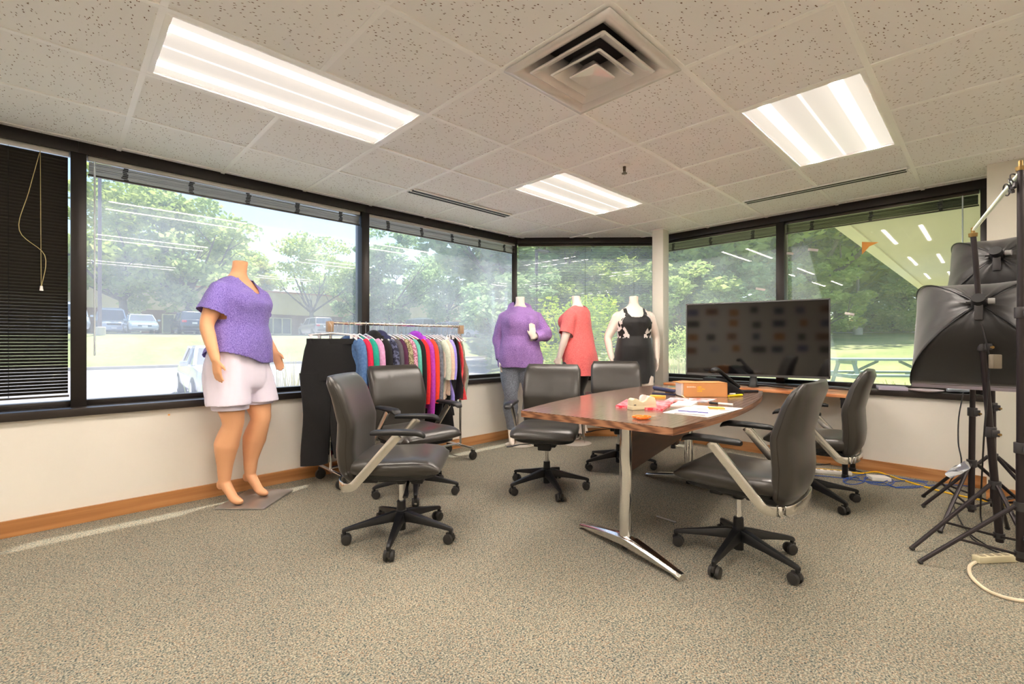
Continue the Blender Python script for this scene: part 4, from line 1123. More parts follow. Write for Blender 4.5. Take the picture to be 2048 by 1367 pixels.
# ================================================================ PHOTO LIGHT STANDS AND SOFTBOXES
M_STAND = mat('stand_black', srgb(52, 46, 48), 0.35, 0.5)
M_CLAMP = mat('stand_clamp', srgb(58, 56, 58), 0.4); M_BRASS = mat('brass_knob', srgb(150, 122, 74), 0.35, 0.8)
def light_stand(base, collar, secs, tips, label, top=None, foot=0.05):
    """base: floor point under the pole; secs: (z, radius) steps; tips: leg tip floor points (world); top: lean offset at the top"""
    base = Vector(base); t = thing('light_stand', label, 'light stand', base, 0, 'photo light stands')
    zt = secs[-1][0]; top = Vector(top) if top is not None else Vector((0, 0, 0))
    at = lambda z: Vector((top.x*z/zt, top.y*z/zt, z))
    prev = foot
    for z, r in secs:
        MB().cyl(at(prev), at(z), r, n=12).build('pole', M_STAND, t)
        if z < zt:
            c = MB(); p = at(z); c.cyl(p-Vector((0,0,0.03)), p+Vector((0,0,0.025)), r+0.008, n=12); c.box(p+Vector((-0.022, -0.022, -0.005)), (0.03, 0.03, 0.034)); c.build('clamp', M_CLAMP, t, bevel=0.003)
            k = MB(); k.cyl(p+Vector((-0.04, -0.04, -0.008)), p+Vector((-0.03, -0.03, -0.008)), 0.007); k.build('clamp_knob', M_BRASS, t)
        prev = z
    p = at(zt); MB().lathe([(0.018, -0.02), (0.020, 0.0), (0.009, 0.004), (0.009, 0.03), (0.004, 0.034)], 12, tuple(p)).build('spigot', M_BRASS, t)
    c = MB(); q = at(collar); c.cyl(q-Vector((0,0,0.022)), q+Vector((0,0,0.022)), 0.026); c.build('collar', M_CLAMP, t); q2 = at(foot+0.035); MB().cyl(q2-Vector((0,0,0.015)), q2+Vector((0,0,0.015)), 0.024).build('lower_collar', M_CLAMP, t)
    for tp in tips:
        e = Vector(tp)-base; e.z = 0.010; d = (e-q); d.z = 0
        a = q + d.normalized()*0.026
        l = MB(); l.cyl(a, e, 0.0105, n=10); lo = l.build('leg', M_STAND, t)
        m_ = lerp(a, e, 0.58); b = q2 + d.normalized()*0.022
        s = MB(); s.tube([b, m_], 0.007, 6); s.build('brace', M_STAND, lo)
        MB().cyl(e-d.normalized()*0.012+Vector((0,0,0.004)), e+Vector((0,0,-0.001)), 0.0125, n=10).build('rubber_foot', M_RUBBER, lo)
    return t
def tri(base, p0, R=0.47):
    b = Vector(base); d = Vector(p0)-b; a = math.atan2(d.y, d.x)
    return [b+Vector((math.cos(a+k*2*PI/3)*R, math.sin(a+k*2*PI/3)*R, 0)) for k in range(3)]
S2 = W(2.62, 2.64); S3 = W(2.49, 2.41); S1 = W(2.89, 3.10); S4 = W(3.13, 3.20)
light_stand(S3, 0.325, [(0.62, 0.0175), (1.30, 0.0155), (2.03, 0.0135)], [F(1793, 1117), S3+(S3-F(1793, 1117))*0.5+W(0.28, -0.24)*1.0, S3+W(0.32, 0.30)], 'tallest front light stand with clamp rings at its top')
light_stand(S2, 0.365, [(0.66, 0.0175), (1.13, 0.0155), (1.74, 0.0125)], [F(1778, 1091), F(2042, 1167), S2+W(0.34, 0.30)], 'leaning light stand that carries the front softbox', top=W(2.435, 2.60)-S2)
light_stand(S1, 0.365, [(0.70, 0.0165), (1.20, 0.014), (1.50, 0.012)], [F(1801, 987), F(1833, 1057), S1+W(0.42, -0.02)], 'light stand with foil pouch standing left of the leaning one', top=W(0.02, 0.0))
light_stand(S4, 0.385, [(0.72, 0.0165), (1.25, 0.014)], [F(1799, 1007), S4+W(0.40, -0.08), S4+W(0.02, -0.42)], 'rearmost light stand close to the cream pier', top=W(-0.01, 0))
# foil pouch hanging on the left stand
fpos = F(1866, 940, 0.30)
fp = MB(); rg = random.Random(3)
fp.loft([[Vector(D(1850+36*f, 944-22*f, 3.02))+Vector((rg.uniform(-.008,.008)+0.014*math.cos(k*PI/4), 0.014*math.sin(k*PI/4)+rg.uniform(-.006,.006), rg.uniform(-.006,.006)+0.018*math.sin(k*PI/4+0.7))) for k in range(8)] for f in (0, .25, .5, .75, 1)])
tag(fp.build('foil_pouch', mat('foil', (0.62, 0.66, 0.74), 0.25, 0.9), smooth=0), 'crumpled silver foil pouch on the leg of a light stand', 'pouch')
# crossbar with clamp rings
cb = thing('crossbar', 'pale telescopic crossbar between the two tallest light stands', 'crossbar', (0,0,0))
A_ = S3+Vector((0, 0, 2.00)); B_ = W(2.435, 2.60, 1.755)
MB().tube([A_, lerp(A_, B_, 0.5), B_], [0.011, 0.011, 0.009], 10).build('bar', mat('pale_green_bar', srgb(202, 214, 196), 0.3, 0.3), cb)
ring = MB(); n = 18
for k in range(n):
    a, b = 2*PI*k/n, 2*PI*(k+1)/n
    ring.tube([(0.030*math.cos(a), 0.030*math.sin(a), 0), (0.030*math.cos(b), 0.030*math.sin(b), 0)], 0.0035, 6)
ring.box((0.0, -0.045, 0), (0.014, 0.034, 0.012)); ring_me = ring.mesh('clamp_ring')
for k in range(3):
    t = thing('clamp_ring', ('uppermost', 'middle', 'lowest')[k]+' of three black clamp rings on the pale crossbar', 'clamp', lerp(A_, B_, 0.10+0.09*k), 0, 'black clamp rings')
    o = obj('ring', ring_me, M_CLAMP, t); o.rotation_euler = (1.2, 0.5+0.3*k, heading(1, 0)+0.4*k)
def softbox(label, apex, center, Wm, Hm, seed):
    apex = Vector(apex); center = Vector(center); ax = (center-apex); dep = ax.length; ax.normalize()
    side = Vector((0, 0, 1)).cross(ax).normalized(); up = ax.cross(side).normalized()
    t = thing('softbox', label, 'softbox', apex, 0, 'black softboxes'); rg = random.Random(seed)
    cor = [(1, 1), (-1, 1), (-1, -1), (1, -1)]
    prof = lambda f: (math.sin(f*PI/2)**0.90, dep*(1-math.cos(f*PI/2)))      # radial share, depth
    M_SB = mat('softbox_nylon', srgb(28, 26, 27), 0.45, sheen=0.3, bump=0.12, bscale=14)
    pn = ('top_panel', 'left_panel', 'bottom_panel', 'right_panel')
    for k in range(4):
        c0, c1 = cor[k], cor[(k+1) % 4]; NU, NV = 14, 12; grid = []
        for i in range(NU+1):
            f = i/NU; r, d_ = prof(f)
            for j in range(NV+1):
                g = j/NV; sag = 1 - 0.05*math.sin(PI*g)*math.sin(PI*min(1, f*1.0))*(1.0 if f < 0.98 else 0.0) 
                x = lerp(c0[0], c1[0], g)*Wm/2; y = lerp(c0[1], c1[1], g)*Hm/2
                wr = 0.007*math.sin(g*26+seed)*max(0, 1-f*2.2)+0.004*math.sin(g*13+f*9+seed)
                rr = 0.04+0.96*r
                p = side*x*rr*sag + up*y*rr*sag + ax*(d_ + wr)
                grid.append(p)
        fs = [(i*(NV+1)+j, i*(NV+1)+j+1, (i+1)*(NV+1)+j+1, (i+1)*(NV+1)+j) for i in range(NU) for j in range(NV)]
        o = MB().add(grid, fs).build(pn[k], M_SB, t, smooth=80)
        so = o.modifiers.new('thick', 'SOLIDIFY'); so.thickness = 0.002
        rod = []
        for i in range(NU+1):
            f = i/NU; r, d_ = prof(f); rr = 0.04+0.96*r
            rod.append(side*c0[0]*Wm/2*rr*1.004 + up*c0[1]*Hm/2*rr*1.004 + ax*(d_-0.003))
        MB().tube(rod, 0.0035, 6).build('rod', M_BLACK, t)
    rim = MB(); e0 = 1.0
    loop = [side*a*Wm/2+up*b*Hm/2+ax*dep for a, b in cor]; loop2 = [side*a*Wm/2*1.005+up*b*Hm/2*1.005+ax*(dep+0.045) for a, b in cor]
    for k in range(4): rim.quad(loop[k], loop[(k+1)%4], loop2[(k+1)%4], loop2[k])
    o = rim.build('front_lip', mat('softbox_white', srgb(226, 216, 240), 0.8), t, smooth=0); so = o.modifiers.new('thick', 'SOLIDIFY'); so.thickness = 0.003
    df = MB(); df.quad(*[p+ax*(-0.012) for p in loop]); o = df.build('diffuser', mat('softbox_white', (1,1,1)), t, smooth=0); so = o.modifiers.new('thick', 'SOLIDIFY'); so.thickness = 0.002
    s = MB(); s.cyl(ax*(-0.07), ax*0.05, 0.028, 0.034, 14); s.build('lamp_socket', M_BLACK, t)
    br = MB(); br.box(ax*(-0.03)+Vector((0, 0, -0.05)), (0.035, 0.035, 0.10)); br.cyl(ax*(-0.03)-side*0.05, ax*(-0.03)+side*0.05, 0.011); br.build('tilt_bracket', M_CLAMP, t, bevel=0.004)
    k = MB(); k.cyl(ax*(-0.03)-side*0.062, ax*(-0.03)-side*0.035, 0.016); k.build('tilt_knob', mat('grey_knob', srgb(150, 150, 150), 0.4), t)
softbox('front black softbox on the leaning stand, seen from behind', (3.60, 0.045, 1.355), (3.98, 0.035, 1.155), 0.62, 0.60, 2)
softbox('rear black softbox, higher and partly behind the front one', (4.03, -0.03, 1.66), (4.40, -0.10, 1.47), 0.62, 0.60, 5)
# cables on and around the stands
def cable(name, label, cat, pts, r, m, n=6, kind=None):
    o = MB().tube(smooth_path(pts, n), r, 8).build(name, m); tag(o, label, cat); return o
FZ = 0.008
P = lambda *a: [F(x, y, FZ) for x, y in a]
M_YC = mat('yellow_cord', srgb(240, 190, 20), 0.5); M_BC = mat('blue_cable', srgb(44, 84, 170), 0.5); M_KC = mat('black_cord', srgb(30, 28, 30), 0.5); M_BGC = mat('beige_cord', srgb(226, 212, 184), 0.6)
cable('extension_cord', 'yellow extension cord running along the right baseboard', 'cord', P((1572, 937), (1592, 933), (1640, 936), (1680, 941), (1712, 938), (1745, 948), (1790, 962), (1840, 976), (1900, 989), (1975, 1003), (2060, 1013), (2140, 1022)), 0.006, M_YC)
lp = []
for cx, cy, a, b, t0 in ((1666, 956, 18, 7, 0), (1712, 952, 24, 8, 1), (1770, 962, 38, 7, 2.2)):
    for k in range(9): lp.append((cx+a*math.cos(t0+k*0.78), cy+b*math.sin(t0+k*0.78)))
cable('network_cable', 'loose loops of blue network cable by the table leg', 'cable', P((1570, 947), (1610, 947), *lp, (1850, 962), (1900, 966)), 0.0035, M_BC, 4)
cable('network_cable', 'blue network cable coil around the foot of the television table', 'cable', P((1650, 958), (1680, 944), (1715, 946), (1745, 955), (1735, 964), (1700, 961), (1690, 952), (1720, 944), (1760, 950), (1810, 957)), 0.0035, M_BC, 4)
cable('black_cable', 'thin black cord on the carpet behind the rear right chair', 'cord', P((1560, 922), (1600, 925), (1640, 922), (1655, 930), (1690, 941)), 0.004, M_KC)
cable('black_cable', 'black cord drooping from the sill to the left light stand', 'cord', [D(1878, 782, 3.5), D(1869, 830, 3.4), D(1868, 880, 3.3), D(1873, 925, 3.2), F(1850, 962, 0.01), F(1862, 1010, 0.01), F(1885, 1052, 0.01), F(1920, 1078, 0.01)], 0.004, M_KC)
cable('black_cable', 'black cord hanging from the front softbox to the beige power strip', 'cord', [D(1912, 650, 2.56), D(1922, 690, 2.55), D(1927, 725, 2.55), D(1922, 800, 2.56), D(1916, 880, 2.58), F(1910, 1010, 0.16), F(1912, 1040, 0.02), F(1890, 1060, 0.01), F(1925, 1085, 0.01), F(1990, 1108, 0.012)], 0.004, M_KC)
ad = MB().box((0,0,0), (0.045, 0.03, 0.075)); o = ad.build('cord_switch', mat('taupe_plastic', srgb(116, 106, 90), 0.5), bevel=0.004, loc=D(1938, 722, 2.53), rotz=heading(1, 0)); tag(o, 'taupe inline switch box on the cord below the front softbox', 'switch')
ps = thing('power_strip', 'beige power strip on the carpet under the front stands', 'power strip', F(1943, 1110, 0), heading(1, 0.12)); MB().bb(-0.13, 0.13, -0.022, 0.022, 0, 0.035).build('body', M_CREAM, ps, bevel=0.006)
for k in range(5): MB().bb(-0.105+0.045*k, -0.08+0.045*k, -0.012, 0.012, 0.034, 0.037).build('socket', mat('socket_tan', srgb(170, 156, 130), 0.5), ps)
cable('beige_cord', 'thick beige cord looping out of the beige power strip', 'cord', P((1900, 1112), (1889, 1122), (1894, 1142), (1925, 1168), (1975, 1184), (2020, 1184), (2070, 1170)), 0.008, M_BGC)
ps = thing('power_strip', 'white power strip on the floor under the television table', 'power strip', F(1620, 942, 0), heading(1, -0.32)); MB().bb(-0.17, 0.17, -0.02, 0.02, 0, 0.03).build('body', M_WHITE, ps, bevel=0.005)
for k in range(6): MB().bb(-0.14+0.05*k, -0.115+0.05*k, -0.01, 0.01, 0.029, 0.032).build('socket', mat('socket_grey', srgb(120, 120, 124), 0.5), ps)
o = MB().bb(-0.07, 0.07, -0.05, 0.05, 0, 0.028).build('network_switch', M_WHITE, bevel=0.004, loc=F(1716, 953, 0), rotz=heading(1, -0.2)); tag(o, 'small white network box among the blue cables', 'network box')
o = MB().cyl((0,0,0.006), (0.14, 0, 0.006), 0.006, n=8).build('metal_rod', mat('dull_steel', (0.35, 0.34, 0.33), 0.4, 0.8), loc=F(1285, 1031, 0), rotz=math.atan2((F(1320, 1042)-F(1285, 1031)).y, (F(1320, 1042)-F(1285, 1031)).x)); tag(o, 'short metal rod lying on the carpet under the table', 'rod')
# outlet on the pier and things on the right sill
oq = ONU(1995, DX, 0)
ol = thing('wall_outlet', 'cream outlet plate on the pier behind the light stands', 'outlet', (DX-0.001, oq.y, 0.42)); MB().bb(-0.006, 0, -0.036, 0.036, -0.058, 0.058).build('plate', M_CREAM, ol, bevel=0.002)
for z in (-0.022, 0.022): MB().bb(-0.0075, -0.005, -0.016, 0.016, z-0.013, z+0.013).build('socket', M_WHITE, ol)
o = MB().bb(-0.10, 0.10, -0.09, 0.09, 0, 0.028).build('boxed_tablet', mat('lilac_grey_card', srgb(176, 168, 186), 0.6), bevel=0.002, loc=F(1741, 777, 0.733), rotz=heading(1, -0.6)); tag(o, 'flat lilac-grey box lying on the right window sill', 'box')
pl = MB().lathe([(0.02, 0.0), (0.07, 0.002), (0.115, 0.014), (0.117, 0.017), (0.07, 0.007), (0.01, 0.006)], 28); o = pl.build('plate', mat('pale_pink_ceramic', srgb(228, 214, 222), 0.3), loc=F(1806, 781, 0.733)); tag(o, 'shallow pale plate on the sill beneath the front softbox', 'plate')
pk = MB(); rg = random.Random(8)
pk.loft([[(lerp(-0.07, 0.07, f), 0.045*math.cos(k*PI/4)+rg.uniform(-.01,.01), max(0.001, 0.028+0.026*math.sin(k*PI/4)+rg.uniform(-.008,.008))) for k in range(8)] for f in (0, .3, .6, 1)])
o = pk.build('plastic_wrap', mat('clear_crinkle', srgb(210, 222, 236), 0.1, spec=0.8), smooth=0, loc=F(1868, 783, 0.733), rotz=heading(1, -0.7)); tag(o, 'crinkled clear plastic packet on the sill behind the left stand', 'packet')
# stickers on the right-hand panes
q0, q1, q2 = ONU(1684, GC-0.006), ONU(1716, GC-0.006), ONU(1684, GC-0.006)
def zat(py, p): return CAMH-(py-CY)/FPX*(CU*p.x+SU*p.y)
tri_ = [(q0.x, q0.y, zat(488, q0)), (q1.x, q1.y, zat(489, q1)), (lerp(q0, q1, 0.45).x, lerp(q0, q1, 0.45).y, zat(497, lerp(q0, q1, .45))), (q0.x, q0.y, zat(513, q0))]
mb = MB(); mb.add(tri_+[(x-0.002, y, z) for x, y, z in tri_], [(0,1,2,3), (7,6,5,4), (0,4,5,1), (1,5,6,2), (2,6,7,3), (3,7,4,0)])
tag(mb.build('paper_pennant', mat('orange_paper', srgb(246, 172, 84), 0.7), smooth=0), 'orange triangular paper scrap stuck on the right window', 'sticker')
for k, (px, py, w) in enumerate(((1590, 503, 14), (1545, 510, 10), (1488, 580, 15), (1660, 629, 12))):
    q = ONU(px, GC-0.005); d = w/FPX*4.6
    o = MB().bb(-0.001, 0.001, -d/2*1.3, d/2*1.3, -0.012, 0.012).build('tape_scrap', M_PAPER, smooth=0, loc=(q.x, q.y, zat(py, q))); o.rotation_euler[0] = 0.25
    tag(o, ('white tape scrap high on the right window near its middle', 'white tape scrap high on the right window by the mullion', 'white tape scrap on the window just above the television', 'white tape scrap on the right window level with the pier softbox')[k], 'tape', 'tape scraps on the glass')
o = MB().bb(-0.006, 0.006, -0.001, 0.0, -0.005, 0.005).build('tape_scrap', mat('orange_paper', (0,0,0)), smooth=0, loc=ONV(297, GA-WD-0.0005, 0.637)); tag(o, 'tiny orange scrap stuck to the low left wall', 'tape')
wb = MB().bb(-0.01, 0.01, -0.30, 0.30, 0, 0.32).build('foam_board', mat('foam_board_white', srgb(226, 232, 244), 0.6), loc=F(2096, 1075, 0), rotz=heading(1, 0.9)-PI/2); tag(wb, 'white foam board edge at the far right behind the front stand', 'board')
# ================================================================ THINGS ON THE TABLES
TT = TZ+0.0005
def tp(px, py): return F(px, py, TT)
# tape dispenser
td = thing('tape_dispenser', 'cream desktop tape dispenser near the table corner', 'tape dispenser', tp(1256, 817), heading(0.93, 0.36))
side = [(-0.085, 0), (0.085, 0), (0.085, 0.042), (0.075, 0.070), (0.050, 0.080), (0.030, 0.074), (0.012, 0.054), (-0.012, 0.046), (-0.034, 0.052), (-0.048, 0.066), (-0.068, 0.070), (-0.085, 0.060)]
def sideprism(poly, w):
    n = len(poly); vs = [(x, -w, z) for x, z in poly]+[(x, w, z) for x, z in poly]
    return MB().add(vs, [tuple(range(n)), tuple(reversed(range(n, 2*n)))]+[((i+1)%n, i, n+i, n+(i+1)%n) for i in range(n)])
sideprism(side, 0.028).build('body', M_CREAM, td, bevel=0.004)
MB().bb(-0.087, 0.087, -0.030, 0.030, 0, 0.024).build('base', M_CREAM, td, bevel=0.004)
r = MB(); r.tube([(0.012, -0.010, 0.062), (0.012, 0.010, 0.062)], 0.026, 20); r.build('tape_roll', mat('clear_tape', srgb(236, 222, 222), 0.25), td)
MB().bb(-0.076, -0.060, -0.0285, -0.0275, 0.028, 0.033).build('maker_mark', M_BLACK, td, smooth=0)
# scissors
sc_ = thing('scissors', 'orange-handled scissors at the front corner of the table', 'scissors', tp(1268, 836), heading(0.95, 0.30))
M_OR = mat('orange_plastic', srgb(246, 118, 20), 0.35)
for s in (-1, 1):
    h = MB(); n = 14
    for k in range(n):
        a, b = 2*PI*k/n, 2*PI*(k+1)/n
        h.tube([(-0.045+0.030*math.cos(a), s*0.022+0.017*math.sin(a), 0.010), (-0.045+0.030*math.cos(b), s*0.022+0.017*math.sin(b), 0.010)], 0.0068, 8)
    h.tube([(-0.018, s*0.016, 0.010), (0.012, s*0.003, 0.010)], [0.009, 0.006], 8)
    h.build('handle', M_OR, sc_)
    b = MB(); b.add([(0.0, s*0.006, 0.009), (0.0, -s*0.006, 0.009), (0.085, -s*0.010, 0.009), (0.0, s*0.006, 0.012), (0.0, -s*0.006, 0.012), (0.085, -s*0.010, 0.011)], [(0,1,2), (5,4,3), (0,3,4,1), (1,4,5,2), (2,5,3,0)]); b.build('blade', M_CHROME, sc_, smooth=0)
MB().cyl((0.004, 0, 0.007), (0.004, 0, 0.015), 0.006).build('pivot', M_CHROME, sc_)
# red magazine
def sheets(name, label, cat, corners, th, m, z0=0.0, grp=None):
    ps = [tp(*c) for c in corners]; c = sum(ps, Vector())/len(ps)
    o = MB().prism([((p-c).x, (p-c).y) for p in ps], 0, th).build(name, m, smooth=0, loc=(c.x, c.y, TT+z0)); tag(o, label, cat, grp); return o
tr_ = NT('red_cover'); nz = tr_.noise(26, 2); rm = tr_.ramp(nz.outputs[0], [(0.45, srgb(236, 64, 84)), (0.58, srgb(250, 178, 190))]); tr_.link(rm.outputs[0], tr_.b.inputs['Base Color']); tr_.b.inputs['Roughness'].default_value = 0.3
sheets('magazine', 'thick red and pink catalogue lying behind the tape dispenser', 'magazine', ((1204, 814), (1226, 801), (1318, 805), (1297, 821)), 0.013, tr_.m)
tm_ = NT('grey_red_cover'); nz = tm_.noise(14, 2); rm = tm_.ramp(nz.outputs[0], [(0.35, srgb(150, 162, 182)), (0.48, srgb(206, 204, 214)), (0.62, srgb(232, 96, 70))]); tm_.link(rm.outputs[0], tm_.b.inputs['Base Color'])
sheets('magazine', 'open grey and orange magazine in front of the cardboard box', 'magazine', ((1297, 803), (1312, 795), (1403, 797), (1384, 803)), 0.004, tm_.m)
sheets('paper_stack', 'small stack of white papers beside the red catalogue', 'paper', ((1312, 812), (1330, 803), (1365, 805), (1352, 813)), 0.010, M_PAPER)
sheets('print_sheet', 'white sheet with blue and grey product pictures at the table edge', 'paper', ((1297, 824), (1357, 809), (1455, 815), (1385, 833)), 0.0015, M_PAPER)
pc = [((1337, 821), srgb(60, 60, 160)), ((1356, 822.5), srgb(56, 58, 158)), ((1376, 824), srgb(58, 58, 164)), ((1330, 826), srgb(150, 146, 142)), ((1350, 827.5), srgb(160, 156, 150)), ((1370, 829), srgb(156, 150, 146)), ((1374, 817), srgb(170, 166, 160)), ((1396, 818), srgb(166, 160, 154)), ((1418, 819.5), srgb(162, 158, 152))]
par = [o for o in bpy.data.objects if o.name.startswith('print_sheet')][0]
for k, ((px, py), c) in enumerate(pc):
    w = F(px, py, TT)-par.location; MB().bb(-0.028, 0.028, -0.020, 0.020, 0.0015, 0.0021).build('picture', mat('print_%d' % k, c, 0.5), par, smooth=0, loc=(w.x, w.y, 0), rotz=heading(0.9, -0.3))
M_STICK = mat('orange_notes', srgb(252, 176, 70), 0.6)
o = MB().bb(-0.055, 0.055, -0.038, 0.038, 0, 0.014).build('sticky_notes', M_STICK, loc=tp(1287, 794), rotz=heading(0.9, -0.35)); tag(o, 'orange sticky note pad beside the stapler', 'notes')
o = MB().bb(-0.045, 0.045, -0.030, 0.030, 0, 0.006).build('sticky_notes', M_STICK, loc=tp(1402, 816)+Vector((0, 0, 0.0022)), rotz=heading(0.9, -0.2)); tag(o, 'orange sticky notes lying on the picture sheet', 'notes')
# stapler
sp_ = thing('stapler', 'dark blue stapler standing open beside the sticky notes', 'stapler', tp(1300, 788), heading(0.88, -0.45))
M_NAVY = mat('navy_plastic', srgb(44, 52, 92), 0.35)
MB().bb(-0.09, 0.085, -0.018, 0.018, 0, 0.010).build('base', M_NAVY, sp_, bevel=0.003)
a = MB().box((0, 0, 0), (0.175, 0.036, 0.024), Matrix.Rotation(0.13, 3, 'Y')); o = a.build('arm', M_NAVY, sp_, bevel=0.008, loc=(0, 0, 0.040))
MB().box((0.080, 0, 0.024), (0.014, 0.026, 0.020)).build('magazine_tip', M_CHROME, sp_, bevel=0.002)
MB().box((0, 0, 0), (0.16, 0.018, 0.008), Matrix.Rotation(0.11, 3, 'Y')).build('staple_tray', M_BLACK, sp_, loc=(0, 0, 0.026))
# small brown box
o = MB().bb(-0.06, 0.06, -0.05, 0.05, 0, 0.045).build('kraft_carton', mat('brown_card', srgb(172, 122, 78), 0.8, var=0.1, scale=8), bevel=0.002, loc=tp(1322, 787), rotz=heading(0.95, 0.3)); tag(o, 'small brown carton behind the stapler', 'box')
# kraft box with printed lines
bx = thing('cardboard_box', 'tan cardboard box with white and yellow print on the table', 'box', tp(1381, 793), heading(1, 0.02))
BW, BH, BD = 0.325, 0.107, 0.15
M_KR = mat('kraft_card', srgb(214, 152, 94), 0.8, var=0.04, scale=6)
k = MB(); k.bb(-BW/2, BW/2, 0, 0.004, 0, BH); k.bb(-BW/2, BW/2, BD-0.004, BD, 0, BH); k.bb(-BW/2, BW/2, 0, BD, 0, 0.004); k.bb(BW/2-0.004, BW/2, 0, BD, 0, BH); k.bb(-BW/2-0.03, BW/2, 0, BD, BH-0.004, BH)
k.build('carton', M_KR, bx, smooth=0)
MB().bb(-BW/2-0.012, -BW/2+0.01, 0.01, BD-0.01, 0.006, BH-0.006).build('contents', M_PAPER, bx, smooth=0)
def text_bars(par, x, z, w, h, m, rg):
    """unreadable small print: rows of letter-like strokes"""
    n = max(3, int(w/0.010))
    mb = MB()
    for q in range(n):
        lw = w/n; hh = h*rg.choice((1, 1, 0.75)); mb.bb(x+q*lw, x+q*lw+lw*0.72, -0.0008, 0.0002, z, z+hh)
    mb.build('print', m, par, smooth=0)
rg = random.Random(2); M_PY = mat('yellow_ink', srgb(238, 186, 40), 0.7); M_PW = mat('white_ink', srgb(240, 216, 196), 0.7)
text_bars(bx, -BW/2+0.024, BH-0.036, 0.068, 0.010, M_PW, rg)
text_bars(bx, -BW/2+0.102, BH-0.037, 0.032, 0.010, M_PY, rg); text_bars(bx, -BW/2+0.102, BH-0.051, 0.058, 0.009, M_PY, rg); text_bars(bx, -BW/2+0.102, BH-0.067, 0.038, 0.010, M_PY, rg)
cable('tan_cord', 'short tan cord curling out of the left end of the cardboard box', 'cord', [tp(1335, 783)+Vector((0,0,0.03)), tp(1332, 790)+Vector((0,0,0.012)), tp(1340, 795)+Vector((0,0,0.004)), tp(1348, 798)+Vector((0,0,0.004))], 0.004, mat('tan_cord', srgb(226, 196, 138), 0.6))
# markers and pens
def pen(label, a, b, m1, m2, r=0.006, z=0.0):
    pa, pb = tp(*a)+Vector((0,0,z)), tp(*b)+Vector((0,0,z)); d = pb-pa; t = thing('marker_pen', label, 'pen', pa, math.atan2(d.y, d.x)); L = d.length
    MB().cyl((0,0,r), (L*0.62,0,r), r, n=10).build('barrel', m1, t); MB().tube([(L*0.60,0,r), (L*0.92,0,r), (L,0,r)], [r*1.12, r*1.1, r*0.7], 10).build('cap', m2, t)
M_YM = mat('yellow_marker', srgb(228, 206, 20), 0.4)
pen('yellow highlighter lying right of the cardboard box', (1426, 793), (1453, 791), M_YM, M_YM, 0.009)
pen('dark pen lying above the yellow highlighter', (1428, 788.5), (1446, 788), M_WHITE, M_BLACK, 0.007)
pen('black and clear marker on the picture sheet', (1434, 811), (1388, 807), M_WHITE, M_BLACK, 0.008, 0.002)
# desk phone
ph = thing('desk_phone', 'black desk phone with raised handset behind the cardboard box', 'phone', tp(1412, 785), heading(0.94, 0.35)); ph.scale = (1.2, 1.2, 1.2)
w = sideprism([(-0.10, 0), (0.11, 0), (0.11, 0.015), (-0.055, 0.105), (-0.085, 0.10), (-0.075, 0.06)], 0.085); w.build('body', M_BLACK, ph, bevel=0.006)
hs = MB(); hs.tube(smooth_path([(-0.12, -0.055, 0.150), (-0.085, -0.055, 0.160), (-0.02, -0.055, 0.118), (0.055, -0.055, 0.062), (0.085, -0.055, 0.040)], 4), [0.016, 0.021, 0.024, 0.022, 0.019, 0.017, 0.016, 0.0155, 0.0155, 0.016, 0.018, 0.019, 0.021, 0.023, 0.022, 0.020, 0.012], 12, flat=(1.25, 0.75)); hs.build('handset', M_BLACK, ph, smooth=60)
key = MB().box((0, 0, 0), (0.013, 0.015, 0.006), Matrix.Rotation(0.50, 3, 'Y')).mesh('key', bevel=0.001)
for i in range(4):
    for j in range(3): x = 0.078-0.022*i; obj('key', key, mat('grey_key', srgb(120, 122, 130), 0.4), ph, (x, 0.012+0.022*j, 0.018+(0.11-x)*0.5455))
MB().box((0, 0, 0), (0.055, 0.075, 0.004), Matrix.Rotation(0.50, 3, 'Y')).build('display', mat('phone_lcd', srgb(110, 124, 118), 0.15), ph, loc=(-0.026, 0.034, 0.093))
cable('curly_cord', 'curly black handset cord of the desk phone', 'cord', [tp(1412, 785)+Vector((0.02*math.cos(k*1.3), 0.03*math.sin(k*1.3)+0.003*k, 0.006+0.005*(1+math.sin(k*1.3))))+W(0.07+0.003*k, 0.02) for k in range(16)], 0.003, M_KC, 3)
kb = MB(); rr = []
for f in range(9):
    x = lerp(-0.13, 0.13, f/8); rr.append([(x, a, b) for a, b in srect(0, 0.009, 0.028*tab(f/8, (0, .15, .85, 1), (0.5, 1, 1, 0.5)), 0.009, 3, 12)])
kb.loft(rr); o = kb.build('remote_control', M_BLACK, loc=tp(1452, 783), rotz=heading(1, 0.05)); tag(o, 'long black remote control right of the desk phone', 'remote')
cable('red_wire', 'thin red wire sticking up behind the desk phone', 'wire', [tp(1424, 772)+Vector((0,0,0.05)), tp(1428, 772)+Vector((0,0,0.056)), tp(1432, 772)+Vector((0,0,0.022))], 0.003, mat('red_wire', srgb(226, 40, 80), 0.5))
